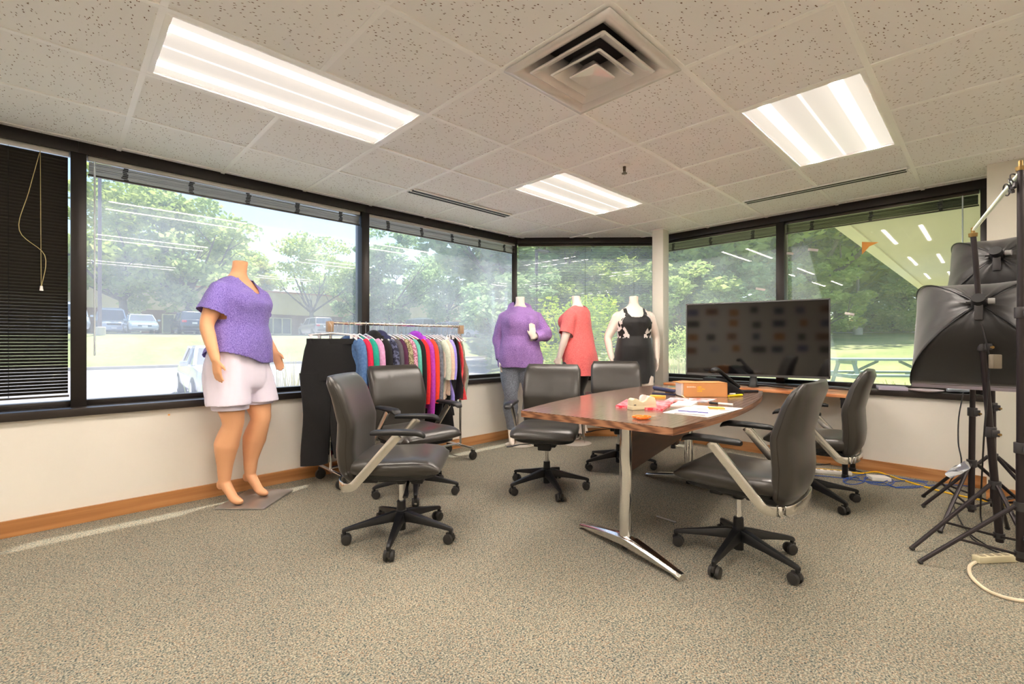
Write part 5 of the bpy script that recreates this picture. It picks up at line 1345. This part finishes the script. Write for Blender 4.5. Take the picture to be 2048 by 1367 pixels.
# on the television table: papers, glasses-like wire and cables
tv = lambda px, py: F(px, py, TVZ+0.0008)
cable('charger_cable', 'tangled pale charger cable on the television table', 'cable', [tv(1595, 772)+Vector((0,0,0.003)), tv(1612, 775)+Vector((0,0,0.012)), tv(1626, 771)+Vector((0,0,0.02)), tv(1618, 767)+Vector((0,0,0.02)), tv(1600, 770)+Vector((0,0,0.006)), tv(1589, 776)+Vector((0,0,0.004)), D(1586, 800, 4.1), D(1592, 830, 4.1), D(1588, 860, 4.2)], 0.003, mat('pale_cable', srgb(160, 150, 150), 0.5))
o = MB().bb(-0.10, 0.10, -0.07, 0.07, 0, 0.01).build('notebook', mat('pink_white_card', srgb(232, 206, 206), 0.6), loc=tv(1640, 773), rotz=heading(1, -0.9)); tag(o, 'pale pink notebook on the right end of the television table', 'notebook')
o = MB().bb(-0.07, 0.07, -0.04, 0.04, 0, 0.03).build('adapter_box', M_WHITE, bevel=0.006, loc=tv(1606, 765), rotz=heading(1, -0.9)); tag(o, 'small white adapter under the right corner of the television', 'adapter')
# picture boards on the wall behind the viewer (seen mirrored in the television)
rg = random.Random(12)
rw = [o for o in bpy.data.objects if o.name == 'wall_rear'][0]
cols = [srgb(70, 66, 74), srgb(96, 90, 150), srgb(210, 130, 50), srgb(200, 200, 210), srgb(60, 70, 110), srgb(150, 90, 60), srgb(52, 50, 54)]
k = 0
for row in range(4):
    for c in range(9):
        y = -1.9+0.52*c+rg.uniform(-.06, .06); z = 0.95+0.33*row+rg.uniform(-.04, .04); w = rg.uniform(0.08, 0.17)
        MB().bb(U0, U0+0.006, y-w, y+w, z-0.085, z+0.085).build('pinned_print', mat('pinned_%d' % (k % 7), cols[k % 7], 0.6, var=0.5, scale=14), rw, smooth=0); k += rg.randint(1, 3)
# ================================================================ OUTSIDE
def sstep(a, b, x):
    t = min(1, max(0, (x-a)/(b-a))); return t*t*(3-2*t)
LOTZ, UPZ = -0.38, 1.74
def terrain(u, v):
    za = lerp(LOTZ-0.06, UPZ-0.05, sstep(34.0, 40.5, v))
    r = math.hypot(u, v)
    zc = 0.02 + max(0, r-14)*0.060
    ang = math.degrees(math.atan2(v, max(u, 0.01))) if u > 0 else 90
    w = sstep(50, 38, ang)
    return lerp(za, zc, w)
def grid_axis(a, b, fine0, fine1, s1, s2):
    out = []; x = a
    while x < b:
        out.append(x); x += s1 if fine0 <= x <= fine1 else s2
    out.append(b); return out
xs = grid_axis(-70, 130, -20, 60, 2.0, 6.0); ys = grid_axis(-50, 110, 4, 50, 1.6, 6.0)
tm = MB(); vs = [(x, y, terrain(x, y)) for y in ys for x in xs]; nx = len(xs); fs = []
def inroom(x0, x1, y0, y1): return x1 > -4 and x0 < 5.2 and y1 > -4 and y0 < 4.0 and x0 >= -5 and y0 >= -5 and x1 <= 7 and y1 <= 6
for j in range(len(ys)-1):
    for i in range(nx-1):
        cx, cy = (xs[i]+xs[i+1])/2, (ys[j]+ys[j+1])/2
        if -6.5 < cx < 3.9 and -6.5 < cy < 3.9: continue
        fs.append((j*nx+i, j*nx+i+1, (j+1)*nx+i+1, (j+1)*nx+i))
# keep the ground outside the room: drop it beneath the floor slab near the building
vs = [(x, y, z if (x > 5.6 or y > 4.4) else min(z, -0.45)) for x, y, z in vs]
tm.add(vs, fs)
tg = NT('lawn')
n1 = tg.noise(0.35, 5); n2 = tg.noise(6, 4); r1 = tg.ramp(n1.outputs[0], [(0.3, srgb(126, 138, 90)), (0.5, srgb(148, 156, 104)), (0.7, srgb(174, 170, 128))])
r2 = tg.ramp(n2.outputs[0], [(0.3, (0.8, 0.82, 0.75)), (0.7, (1.05, 1.05, 1.0))]); mm = tg.node('MixRGB'); mm.blend_type = 'MULTIPLY'; mm.inputs[0].default_value = 1
tg.link(r1.outputs[0], mm.inputs[1]); tg.link(r2.outputs[0], mm.inputs[2]); tg.link(mm.outputs[0], tg.b.inputs['Base Color']); tg.b.inputs['Roughness'].default_value = 0.95; tg.b.inputs['Specular IOR Level'].default_value = 0.1
struct(tm.build('ground', tg.m, smooth=60), 'sunny lawn and grassy bank outside the windows')
M_ASPH = mat('asphalt', srgb(152, 146, 148), 0.9, var=0.06, scale=4)
M_ASPH2 = mat('asphalt_dark', srgb(128, 126, 130), 0.9, var=0.06, scale=4)
M_CONC = mat('concrete', srgb(196, 188, 178), 0.85, var=0.05, scale=3)
struct(MB().prism([(-60, 6.4), (5.6, 6.4), (31, 32), (34, 34.2), (-60, 34.2)], LOTZ-0.08, LOTZ).build('parking_lot', M_ASPH, smooth=0), 'pale asphalt parking lot below the left windows')
struct(MB().bb(-60, 34, 34.2, 34.45, LOTZ-0.1, LOTZ+0.16).build('kerb_far', M_CONC, smooth=0), 'concrete kerb between the lower lot and the grassy bank')
struct(MB().bb(-60, 75, 40.6, 52, UPZ-0.5, UPZ).build('upper_lot', M_ASPH2, smooth=0), 'upper parking lot in front of the long office building')
M_YEL = mat('road_paint', srgb(238, 226, 170), 0.8)
for k in range(8):
    u = -8.4+2.75*k*1.0
    o = MB().bb(u-0.06, u+0.06, 28.6, 33.6, LOTZ, LOTZ+0.006).build('parking_line', M_YEL, smooth=0); o['kind'] = 'structure'; o['label'] = 'yellow painted parking stall line on the lower lot'
# footpath across the far lawn
pm = MB(); R = []
for k in range(40):
    ang = math.radians(-8+44*k/39); rr_ = 43.0
    R.append([(math.cos(ang)*q, math.sin(ang)*q, terrain(math.cos(ang)*q, math.sin(ang)*q)+0.05) for q in (rr_, rr_+2.2)])
for a, b in zip(R[:-1], R[1:]): pm.quad(a[0], a[1], b[1], b[0])
struct(pm.build('footpath', M_CONC), 'pale path crossing the lawn beyond the right windows')
pm = MB(); R = []
for k in range(24):
    ang = math.radians(14+34*k/23); rr_ = 13.0
    R.append([(math.cos(ang)*q, math.sin(ang)*q, terrain(math.cos(ang)*q, math.sin(ang)*q)+0.04) for q in (rr_, rr_+1.5)])
for a, b in zip(R[:-1], R[1:]): pm.quad(a[0], a[1], b[1], b[0])
struct(pm.build('path_near', M_CONC), 'pale near path seen beside the white column')

# ---------------- long office building beyond the lots
bl = thing('office_building', 'long low office building with tan fascia and brick base', 'building', (0, 64, UPZ))
M_BRICK = mat('brown_brick', srgb(132, 100, 92), 0.9, var=0.12, scale=8)
M_FASC = mat('tan_fascia', srgb(206, 188, 164), 0.8, var=0.03, scale=1)
BL0, BL1 = -30, 66
MB().bb(BL0, BL1, 0.6, 14, 0, 5.5).build('wall', M_BRICK, bl, smooth=0)
MB().bb(BL0-0.5, BL1+0.5, -0.3, 14.2, 2.95, 5.7).build('fascia', M_FASC, bl, smooth=0)
MB().bb(BL0-0.6, BL1+0.6, -0.4, 14.3, 5.7, 5.9).build('coping', mat('copper_coping', srgb(190, 132, 100), 0.6), bl, smooth=0)
M_WIN = mat('far_window', srgb(70, 84, 100), 0.12, spec=0.8)
pane_me = MB().bb(-1.6, 1.6, 0.5, 0.58, 0.5, 2.5).mesh('window_pane', smooth=0)
fr = MB(); 
for x in (-1.65, -0.55, 0.55, 1.65): fr.bb(x-0.06, x+0.06, 0.42, 0.6, 0.45, 2.55)
for z in (0.45, 2.5): fr.bb(-1.7, 1.7, 0.42, 0.6, z-0.05, z+0.05)
fr_me = fr.mesh('window_frame', smooth=0)
for k in range(18):
    x = BL0+3.5+5.2*k
    w = obj('window_pane', pane_me, M_WIN, bl, (x, 0, 0)); obj('window_frame', fr_me, mat('far_frame', srgb(214, 208, 198), 0.6), w)
# ---------------- cars
M_CARGLASS = mat('car_glass', srgb(60, 72, 88), 0.06, spec=0.9)
M_TYRE = mat('tyre', srgb(38, 38, 42), 0.8); M_RIM = mat('wheel_rim', (0.6, 0.6, 0.62), 0.25, 0.9)
M_LAMP = mat('headlamp', srgb(232, 236, 240), 0.1, spec=0.8); M_TAIL = mat('tail_lamp', srgb(214, 52, 84), 0.2)
M_PLATE = mat('licence_plate', srgb(228, 230, 232), 0.5); M_TRIM = mat('car_trim', srgb(48, 48, 54), 0.5)
def paint(name, rgb): return mat('car_paint_'+name, srgb(*rgb), 0.22, 0.35, coat=0.6)
def make_car(kind, pm, label, group='cars parked outside'):
    t = thing('car', label, 'car', (0,0,0), 0, group)
    if kind == 'sedan': L, Wd, zr, x = 4.6, 0.90, 1.43, dict(belt=0.95, hood=0.90, nose=0.72, trunk=0.98, g0=(-1.75, 1.10), g1=(-1.00, 0.25))
    elif kind == 'boxy': L, Wd, zr, x = 4.7, 0.88, 1.42, dict(belt=0.93, hood=0.92, nose=0.84, trunk=0.95, g0=(-1.55, 0.85), g1=(-1.15, 0.15))
    elif kind == 'suv': L, Wd, zr, x = 4.65, 0.93, 1.70, dict(belt=1.08, hood=1.05, nose=0.88, trunk=1.10, g0=(-2.15, 1.05), g1=(-1.80, 0.30))
    else: L, Wd, zr, x = 5.3, 0.98, 2.05, dict(belt=1.15, hood=1.12, nose=0.98, trunk=1.15, g0=(-2.55, 1.50), g1=(-2.45, 0.95))
    h = L/2; rings = []
    st = [(-h, 0.80, 0.42, x['trunk']-0.30), (-h+0.06, 0.90, 0.32, x['trunk']-0.06), (-h+0.25, 0.97, 0.26, x['trunk']), (x['g0'][0]+0.05, 1.0, 0.24, x['belt']+0.03), (-0.4, 1.0, 0.22, x['belt']), (x['g0'][1]-0.1, 1.0, 0.22, x['belt']), (x['g0'][1]+0.15, 0.99, 0.23, x['hood']+0.02), (h-0.55, 0.96, 0.24, lerp(x['hood'], x['nose'], .5)), (h-0.15, 0.90, 0.26, x['nose']), (h-0.02, 0.80, 0.34, x['nose']-0.14), (h, 0.74, 0.40, x['nose']-0.24)]
    for sx, w, z0, z1 in st:
        w *= Wd; zm = lerp(z0, z1, 0.62)
        rings.append([(sx, -w*0.90, z0), (sx, -w*0.99, z0+0.14*(z1-z0)/0.7), (sx, -w, zm), (sx, -w*0.93, z1-0.05), (sx, -w*0.80, z1), (sx, w*0.80, z1), (sx, w*0.93, z1-0.05), (sx, w, zm), (sx, w*0.99, z0+0.14*(z1-z0)/0.7), (sx, w*0.90, z0)])
    MB().loft(rings).build('body', pm, t, smooth=40)
    b0, b1 = x['g0'], x['g1']; zb = x['belt']-0.02; wb, wr = Wd*0.86, Wd*0.70
    def gr(f, e=0.0):
        x0, x1 = lerp(b0[0], b1[0], f)-e, lerp(b0[1], b1[1], f)+e; w = lerp(wb, wr, f)+e; z = lerp(zb, zr, f)
        return [(x0, -w, z), (x1, -w*0.97, z), (x1, w*0.97, z), (x0, w, z)]
    MB().loft([gr(0), gr(0.5), gr(0.93)]).build('windows', M_CARGLASS, t, smooth=0)
    rf = MB(); rf.loft([gr(0.90, 0.012), gr(0.96, 0.010), [(p[0]*0.97, p[1]*0.90, p[2]+0.02) for p in gr(0.985)]])
    for k in range(4):
        rf.tube([gr(0, 0.008)[k], gr(0.5, 0.012)[k], gr(0.93, 0.010)[k]], 0.045, 6)
    for s in (-1, 1):
        xm = -0.30; rf.tube([(xm-0.05, s*(wb+0.008), zb), (xm-0.12, s*(wr+0.016), zr-0.06)], 0.035, 6)
    rf.build('roof', pm, t, smooth=40)
    wheel = MB(); wheel.tube([(0, -0.11, 0), (0, -0.09, 0), (0, 0.09, 0), (0, 0.11, 0)], [0.28, 0.33, 0.33, 0.28], 20)
    wme = wheel.mesh('wheel', smooth=40)
    rim = MB(); rim.tube([(0, -0.115, 0), (0, 0.115, 0)], [0.20, 0.20], 14); rme = rim.mesh('rim')
    for sx in (-h+0.82, h-0.86):
        for s in (-1, 1):
            o = obj('wheel', wme, M_TYRE, t, (sx, s*(Wd-0.10), 0.33)); obj('rim', rme, M_RIM, o)
    for s in (-1, 1):
        MB().box((h-0.06, s*Wd*0.60, x['nose']-0.13), (0.12, 0.34, 0.13)).build('headlamp', M_LAMP, t, bevel=0.02)
        MB().box((-h+0.035, s*Wd*0.70, x['trunk']-0.16 if kind != 'van' else 1.2), (0.10, 0.30, 0.16)).build('tail_lamp', M_TAIL, t, bevel=0.02)
        MB().box((b0[1]-0.22, s*(Wd+0.07), zb+0.06), (0.10, 0.18, 0.13)).build('wing_mirror', pm, t, bevel=0.02)
    MB().box((h-0.01, 0, x['nose']-0.20), (0.06, Wd*0.85, 0.14)).build('grille', M_TRIM, t, bevel=0.01)
    MB().box((h-0.01, 0, 0.44), (0.10, Wd*1.55, 0.14)).build('front_bumper', M_RIM if kind == 'boxy' else pm, t, bevel=0.03)
    MB().box((-h+0.01, 0, 0.50), (0.12, Wd*1.60, 0.16)).build('rear_bumper', M_TRIM, t, bevel=0.03)
    MB().box((h+0.045, 0, 0.50), (0.02, 0.32, 0.14)).build('licence_plate', M_PLATE, t)
    MB().box((-h-0.01, 0, x['trunk']-0.28), (0.03, 0.32, 0.14)).build('licence_plate', M_PLATE, t)
    if kind == 'van':
        rk = MB()
        for q in (-1.8, -0.8, 0.2): rk.cyl((q, -0.6, zr+0.10), (q, 0.6, zr+0.10), 0.03, n=6)
        for s in (-1, 1): rk.cyl((-1.9, s*0.6, zr+0.10), (0.3, s*0.6, zr+0.10), 0.03, n=6)
        for q in (-1.8, 0.2):
            for s in (-1, 1): rk.cyl((q, s*0.6, zr-0.02), (q, s*0.6, zr+0.10), 0.03, n=6)
        rk.build('roof_rack', M_RIM, t)
    return t
def put(t, p, a): t.location = p; t.rotation_euler[2] = a
VC = 44.2
c = make_car('boxy', paint('white', (226, 224, 226)), 'old white boxy sedan parked close outside behind the tan mannequin'); put(c, W(-8.62, 13.0, LOTZ), -PI/2-0.06)
c = make_car('van', paint('fleet', (206, 214, 224)), 'white van parked behind the leftmost window post'); put(c, ONV(90, VC, UPZ), -PI/2)
c = make_car('van', paint('blue_white', (190, 200, 216)), 'pale blue van with roof rack beside the light pole'); put(c, ONV(176, VC+5.6, UPZ), -PI/2)
c = make_car('sedan', paint('silver_blue', (168, 184, 196)), 'silver-blue sedan facing the grassy bank'); put(c, ONV(238, VC-0.6, UPZ), -PI/2)
c = make_car('suv', paint('slate', (70, 78, 96)), 'dark slate sport utility car seen from behind left of the tan mannequin'); put(c, ONV(338, VC-0.6, UPZ), PI/2)
c = make_car('suv', paint('champagne', (176, 168, 162)), 'champagne off-road car parked just left of the clothes rack'); put(c, ONV(600, VC+1.0, UPZ), PI/2)
c = make_car('van', paint('teal_grey', (128, 146, 158)), 'grey-teal van beyond the middle of the clothes rack rail'); put(c, ONV(806, VC+2.5, UPZ), PI/2)
c = make_car('suv', paint('grey_blue', (120, 134, 154)), 'grey-blue car beyond the right end of the clothes rack rail'); put(c, ONV(862, VC+0.5, UPZ), PI/2)
c = make_car('suv', paint('pearl', (232, 232, 236)), 'white sport utility car between the clothes rack and the violet hoodie'); put(c, ONV(938, VC, UPZ), PI/2+0.25)
# ---------------- trees
def leaf_mat(name, a, b):
    t = NT(name); t.n.remove(t.b)
    g = t.node('NewGeometry'); n = t.noise(0.7, 2)
    mxr = t.node('MixRGB'); mxr.inputs[0].default_value = 0.6
    r1 = t.ramp(g.outputs['Random Per Island'], [(0.0, a), (1.0, b)]); r2 = t.ramp(n.outputs[0], [(0.35, a), (0.65, b)])
    t.link(r1.outputs[0], mxr.inputs[1]); t.link(r2.outputs[0], mxr.inputs[2])
    d = t.node('BsdfDiffuse'); l = t.node('BsdfTranslucent'); t.link(mxr.outputs[0], d.inputs[0]); t.link(mxr.outputs[0], l.inputs[0])
    m = t.node('MixShader'); m.inputs[0].default_value = 0.5; t.link(d.outputs[0], m.inputs[1]); t.link(l.outputs[0], m.inputs[2]); t.link(m.outputs[0], t.o.inputs[0])
    return t.m
M_LEAF = [leaf_mat('leaf_mid', srgb(148, 174, 100), srgb(220, 228, 156)), leaf_mat('leaf_cool', srgb(132, 164, 114), srgb(202, 220, 164)), leaf_mat('leaf_lime', srgb(142, 168, 78), srgb(212, 220, 132)), leaf_mat('needle', srgb(84, 116, 88), srgb(140, 168, 128))]
M_LEAFY = leaf_mat('leaf_yellow', srgb(150, 180, 40), srgb(222, 228, 96))
M_BARK = mat('bark', srgb(112, 100, 92), 0.95, var=0.2, scale=5)
def leaves(mb, rg, c, R, n, size, flat=0.6):
    for _ in range(n):
        while True:
            q = Vector((rg.uniform(-1, 1), rg.uniform(-1, 1), rg.uniform(-1, 1)))
            if 0.2 < q.length < 1: break
        p = Vector(c)+Vector((q.x*R, q.y*R, q.z*R*flat)); s = size*rg.uniform(0.6, 1.3)
        a = Vector((rg.gauss(0, 1), rg.gauss(0, 1), rg.gauss(0, 0.6))).normalized(); b = a.cross(Vector((rg.gauss(0, 1), rg.gauss(0, 1), rg.gauss(0, 1)))).normalized()
        mb.add([p-a*s, p+b*s*0.55, p+a*s, p-b*s*0.55], [(0, 1, 2, 3)])
def tree_mesh(seed, H, R, kind):
    rg = random.Random(seed); tr = MB(); cr = MB()
    if kind == 'pine':
        tr.tube([(0,0,-0.5), (0.05,0,H*0.5), (0,0,H*0.97)], [0.24, 0.15, 0.03], 8)
        for k in range(34):
            f = k/33; z = lerp(H*0.18, H*0.96, f); rad = R*(1-f)**0.75*rg.uniform(0.65, 1.1)+0.25
            for q in range(5):
                a = rg.uniform(0, 2*PI); leaves(cr, rg, (math.cos(a)*rad*0.6, math.sin(a)*rad*0.6, z), rad*0.42+0.2, 34, 0.26, 0.35)
        return tr, cr
    fork = H*rg.uniform(0.22, 0.30)
    tr.tube([(0,0,-0.6), (rg.uniform(-.1,.1), rg.uniform(-.1,.1), fork*0.6), (0,0,fork)], [0.36, 0.26, 0.24], 9)
    nb = 8
    for k in range(nb):
        a = 2*PI*k/nb+rg.uniform(-.3, .3); el = rg.uniform(0.35, 1.25); ln = H*rg.uniform(0.40, 0.60)
        d = Vector((math.cos(a)*math.cos(el), math.sin(a)*math.cos(el), math.sin(el)))
        p = Vector((0, 0, fork*0.95)); pts = [p]
        for q in range(4):
            d = (d+Vector((rg.uniform(-.25,.25), rg.uniform(-.25,.25), 0.12))).normalized(); p = p+d*ln/4; pts.append(p)
        tr.tube(pts, [0.15, 0.11, 0.08, 0.05, 0.025], 6)
        for q in (1, 2, 3):
            dd = (d+Vector((rg.uniform(-.9,.9), rg.uniform(-.9,.9), rg.uniform(-.2,.4)))).normalized()
            tr.tube([pts[q], pts[q]+dd*ln*0.18, pts[q]+dd*ln*0.32], [0.05, 0.035, 0.012], 5)
    nc = 58 if kind != 'spread' else 46
    for k in range(nc):
        while True:
            q = Vector((rg.uniform(-1, 1), rg.uniform(-1, 1), rg.uniform(-1, 1)))
            if 0.45 < q.length < 1: break
        zc = H*0.58; zr_ = H*0.42
        if kind == 'spread': zc = H*0.70; zr_ = H*0.26
        leaves(cr, rg, (q.x*R, q.y*R, zc+q.z*zr_), R*rg.uniform(0.20, 0.34), 150 if kind != 'spread' else 120, 0.26 if kind != 'spread' else 0.20, 0.62 if kind != 'spread' else 0.38)
    return tr, cr
VAR = []
for sd, H, R, kd in ((1, 12, 4.6, 'round'), (2, 12, 4.9, 'round'), (3, 12, 5.0, 'spread'), (4, 13, 4.4, 'round'), (5, 13, 3.0, 'pine')):
    tr, cr = tree_mesh(sd, H, R, kd); VAR.append((tr.mesh('trunk', smooth=50), cr.mesh('crown', smooth=0), H))
CROWN = {}
def tree(p, k, Hh, lm, label, rot=0, grp='trees outside', wide=1.0):
    tm_, cm, H0 = VAR[k]
    t = thing('tree', label, 'tree', p, rot, grp); s = Hh/H0; t.scale = (s*wide, s*wide, s)
    obj('trunk', tm_, M_BARK, t)
    key = (k, lm)
    if key not in CROWN: CROWN[key] = cm if not any(q[0] == k for q in CROWN) else cm.copy()
    me = CROWN[key]; me.materials.clear(); me.materials.append(M_LEAF[lm]); obj('crown', me, None, t)
def gz(p): return Vector((p.x, p.y, terrain(p.x, p.y) if p.y < 40 or terrain(p.x, p.y) > 2.2 else UPZ))
for px, v, k, H, lm, lab, w in (
  (200, 54, 0, 14.2, 2, 'big lime-green tree at the left beside the light pole', 1.0),
  (338, 54, 1, 13.4, 0, 'forked green tree behind the dark slate car', 1.05),
  (592, 55, 2, 12.2, 0, 'flat-topped spreading tree right of the tan mannequin', 0.95),
  (690, 57, 3, 10.5, 1, 'smaller tree partly hidden by the second window post', 1.0),
  (752, 54.5, 3, 14.0, 1, 'rounded hazy tree left above the clothes rack', 1.05),
  (868, 55.5, 1, 13.6, 1, 'rounded hazy tree right above the clothes rack', 0.95),
  (132, 75, 3, 13, 0, 'distant tree at the far left beside the blind', 1.1), (262, 76, 1, 13, 1, 'distant tree behind the lime-green tree', 1.1), (420, 77, 0, 13.5, 2, 'distant tree above the tan mannequin', 1.1),
  (490, 76, 3, 10, 1, 'low distant tree right of the mannequin neck', 1.1), (648, 78, 1, 12, 0, 'distant tree behind the flat-topped tree', 1.1), (800, 80, 0, 11, 1, 'distant tree between the two hazy trees', 1.1),
  (955, 76, 4, 21, 3, 'tall dark pine left of the corner post', 1.3), (925, 84, 4, 17, 3, 'shorter dark pine behind the white car', 1.3), (985, 66, 3, 13, 1, 'hazy tree just left of the corner post', 1.0)):
    p = ONV(px, v, UPZ); tree(p, k, H, lm, lab, px*0.37, wide=w)
belt = [(1030, 36), (1085, 42), (1140, 37), (1195, 44), (1250, 38), (1330, 40), (1385, 35), (1440, 43), (1490, 36), (1545, 41), (1600, 33), (1648, 44), (1700, 38), (1760, 36), (1815, 42), (1868, 38), (1925, 41),
        (1060, 58), (1170, 60), (1290, 58), (1410, 60), (1530, 58), (1640, 60), (1740, 57), (1840, 60)]
side = ['behind the corner window', 'behind the television window', 'behind the softbox window']
cnt = [0, 0, 0]
ordn = ['first', 'second', 'third', 'fourth', 'fifth', 'sixth', 'seventh', 'eighth', 'ninth', 'tenth', 'eleventh', 'twelfth']
for q, (px, Y) in enumerate(sorted(belt)):
    p = W((px-CX)/FPX*Y, Y); p.z = terrain(p.x, p.y)
    sct = 0 if px < 1270 else (1 if px < 1525 else 2); 
    tree(p, (0, 3, 1, 2)[q % 4] if Y < 50 else (1, 0, 3)[q % 3], 15.5 if Y < 50 else 19, (1, 0, 2, 2, 0)[q % 5], '%s woodland tree from the left %s' % (ordn[cnt[sct]], side[sct]), q*1.3, 'woodland trees', 1.22); cnt[sct] += 1
# ---------------- bright shrub and ornamental grasses
def shrub(p, R, H, m, label, seed, n=26):
    rg = random.Random(seed); t = thing('shrub', label, 'shrub', p); st_ = MB(); cr = MB()
    for k in range(7):
        a = 2*PI*k/7; st_.tube([(0, 0, -0.1), (math.cos(a)*R*0.3, math.sin(a)*R*0.3, H*0.5), (math.cos(a)*R*0.6, math.sin(a)*R*0.6, H*0.9)], [0.022, 0.014, 0.006], 5)
    for k in range(n):
        a = rg.uniform(0, 2*PI); f = rg.random()**0.5; leaves(cr, rg, (math.cos(a)*R*f*0.8, math.sin(a)*R*f*0.8, rg.uniform(0.25, 0.9)*H), R*0.30, 70, 0.055, 0.8)
    st_.build('stems', M_BARK, t); cr.build('foliage', m, t, smooth=0)
p = W((1128-CX)/FPX*9.4, 9.4); p.z = terrain(p.x, p.y)
shrub(p, 1.05, 2.15-p.z, M_LEAFY, 'bright yellow-green shrub behind the coral mannequin', 5, 44)
p = W((1350-CX)/FPX*17, 17); p.z = terrain(p.x, p.y); shrub(p, 1.2, 1.5, M_LEAF[0], 'low green shrub beyond the white column', 9)
M_STRAW = leaf_mat('straw', srgb(150, 142, 96), srgb(214, 204, 170))
def grass_clump(p, H, R, n, label, seed, m=M_STRAW):
    rg = random.Random(seed); mb = MB()
    for k in range(n):
        a = rg.uniform(0, 2*PI); r0 = R*0.35*rg.random(); b = Vector((math.cos(a)*r0, math.sin(a)*r0, 0)); le = rg.uniform(0.05, 0.45)*R*2; h = H*rg.uniform(0.6, 1.05)
        d = Vector((math.cos(a), math.sin(a), 0)); s = Vector((-d.y, d.x, 0))*0.006; prev = None
        for j in range(5):
            f = j/4; q = b+d*le*f*f+Vector((0, 0, h*f)); w = s*(1-0.75*f)*(1.0 if j < 3 else 1.6)
            cur = (q-w, q+w)
            if prev: mb.quad(prev[0], prev[1], cur[1], cur[0])
            prev = cur
    o = mb.build('ornamental_grass', m, loc=p, smooth=0); tag(o, label, 'grass', 'ornamental grass clumps')
for q, (px, v, H, lab) in enumerate(((556, 6.3, 1.38, 'tall straw grass clump left of the hanging black trousers'), (528, 6.8, 1.3, 'straw grass clump beside the mannequin shorts'), (352, 7.2, 1.05, 'thin grass clump in front of the old white sedan'), (310, 7.0, 0.85, 'short grass clump at the tail of the old white sedan'))):
    p = ONV(px, v, LOTZ-0.05); grass_clump(p, H, 0.45, 90 if q < 2 else 40, lab, q, M_STRAW if q < 2 else M_LEAF[2])
for q, (px, u, H, lab) in enumerate(((1330, 6.4, 0.98, 'straw grass clump seen between white column and television'), (1768, 6.5, 0.70, 'small green grass clump outside below the picnic table'))):
    p = ONU(px, u, 0.0); grass_clump(p, H, 0.4, 110, lab, q+7, M_STRAW if q == 0 else M_LEAFY)
for q, (px, Y) in enumerate(((1020, 27), (1100, 30), (1180, 28), (1245, 31), (1325, 29), (1400, 33), (1470, 30), (1540, 34), (1590, 31), (1745, 36), (1800, 33), (1850, 36), (1905, 32))):
    p = W((px-CX)/FPX*Y, Y); p.z = terrain(p.x, p.y)-0.9
    tree(p, (0, 1, 3)[q % 3], 6.2 if px < 1620 else 5.0, (1, 0, 2)[q % 3], '%s low woodland bush counted from the left beyond the lawn' % (ordn+['thirteenth'])[q], q*2.1, 'low woodland bushes', 1.35)
# ---------------- lamp poles
def pole(p, H, label, double=False):
    t = thing('light_pole', label, 'lamp post', p); MB().lathe([(0.30, -0.3), (0.30, 0.45), (0.26, 0.5)], 16).build('footing', M_CONC, t)
    MB().tube([(0,0,0.4), (0,0,H)], [0.11, 0.09], 10).build('pole', mat('pole_bronze', srgb(124, 108, 118), 0.5, 0.3), t)
    MB().box((0.45, 0, H-0.05), (0.8, 0.36, 0.16)).build('lamp_head', mat('pole_bronze', (0,0,0)), t, bevel=0.03)
pole(ONV(152, 40.2, UPZ-0.1), 10.5, 'tall light pole beside the pale blue van')
p = W((1047-CX)/FPX*26, 26); p.z = terrain(p.x, p.y); pole(p, 6.3-p.z, 'light pole seen through the corner window blind')
p = W((1676-CX)/FPX*34, 34); p.z = terrain(p.x, p.y); pole(p, 7.0, 'slim light pole on the lawn right of the television')
# ---------------- picnic table
pt = thing('picnic_table', 'teal-grey picnic table on the lawn right of the television', 'picnic table', W((1735-CX)/FPX*10.2, 10.2, 0.02), heading(1, -0.08))
M_PIC = mat('teal_grey_wood', srgb(150, 172, 168), 0.7, var=0.06, scale=5)
for k in range(5): MB().bb(-1.2, 1.2, -0.36+0.147*k, -0.36+0.147*k+0.135, 0.74, 0.78).build('plank', M_PIC, pt)
for y in (-0.78, 0.52):
    for k in range(2): MB().bb(-1.2, 1.2, y+0.14*k, y+0.14*k+0.13, 0.43, 0.47).build('seat_plank', M_PIC, pt)
for x in (-0.85, 0.85):
    f = MB(); f.bb(x-0.02, x+0.02, -0.75, 0.75, 0.36, 0.43); f.bb(x-0.02, x+0.02, -0.35, 0.35, 0.66, 0.74)
    f.build('cross_rail', M_PIC, pt)
    for s in (-1, 1): MB().tube([(x, s*0.62, 0), (x, s*0.25, 0.74)], 0.045, 4).build('leg', M_PIC, pt)
    MB().tube([(x, 0, 0.40), (x*0.25, 0, 0.72)], 0.03, 4).build('brace', M_PIC, pt)
# ---------------- canopy outside the right windows
can = thing('canopy', 'beige flat canopy soffit outside at upper right of the right windows', 'canopy', (0,0,0))
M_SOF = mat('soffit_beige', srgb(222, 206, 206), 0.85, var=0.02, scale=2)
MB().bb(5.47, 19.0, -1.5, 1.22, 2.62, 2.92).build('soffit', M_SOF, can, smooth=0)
MB().bb(5.47, 19.0, 1.22, 1.38, 2.60, 2.95).build('fascia_board', mat('fascia_light', srgb(234, 220, 216), 0.7), can, smooth=0)
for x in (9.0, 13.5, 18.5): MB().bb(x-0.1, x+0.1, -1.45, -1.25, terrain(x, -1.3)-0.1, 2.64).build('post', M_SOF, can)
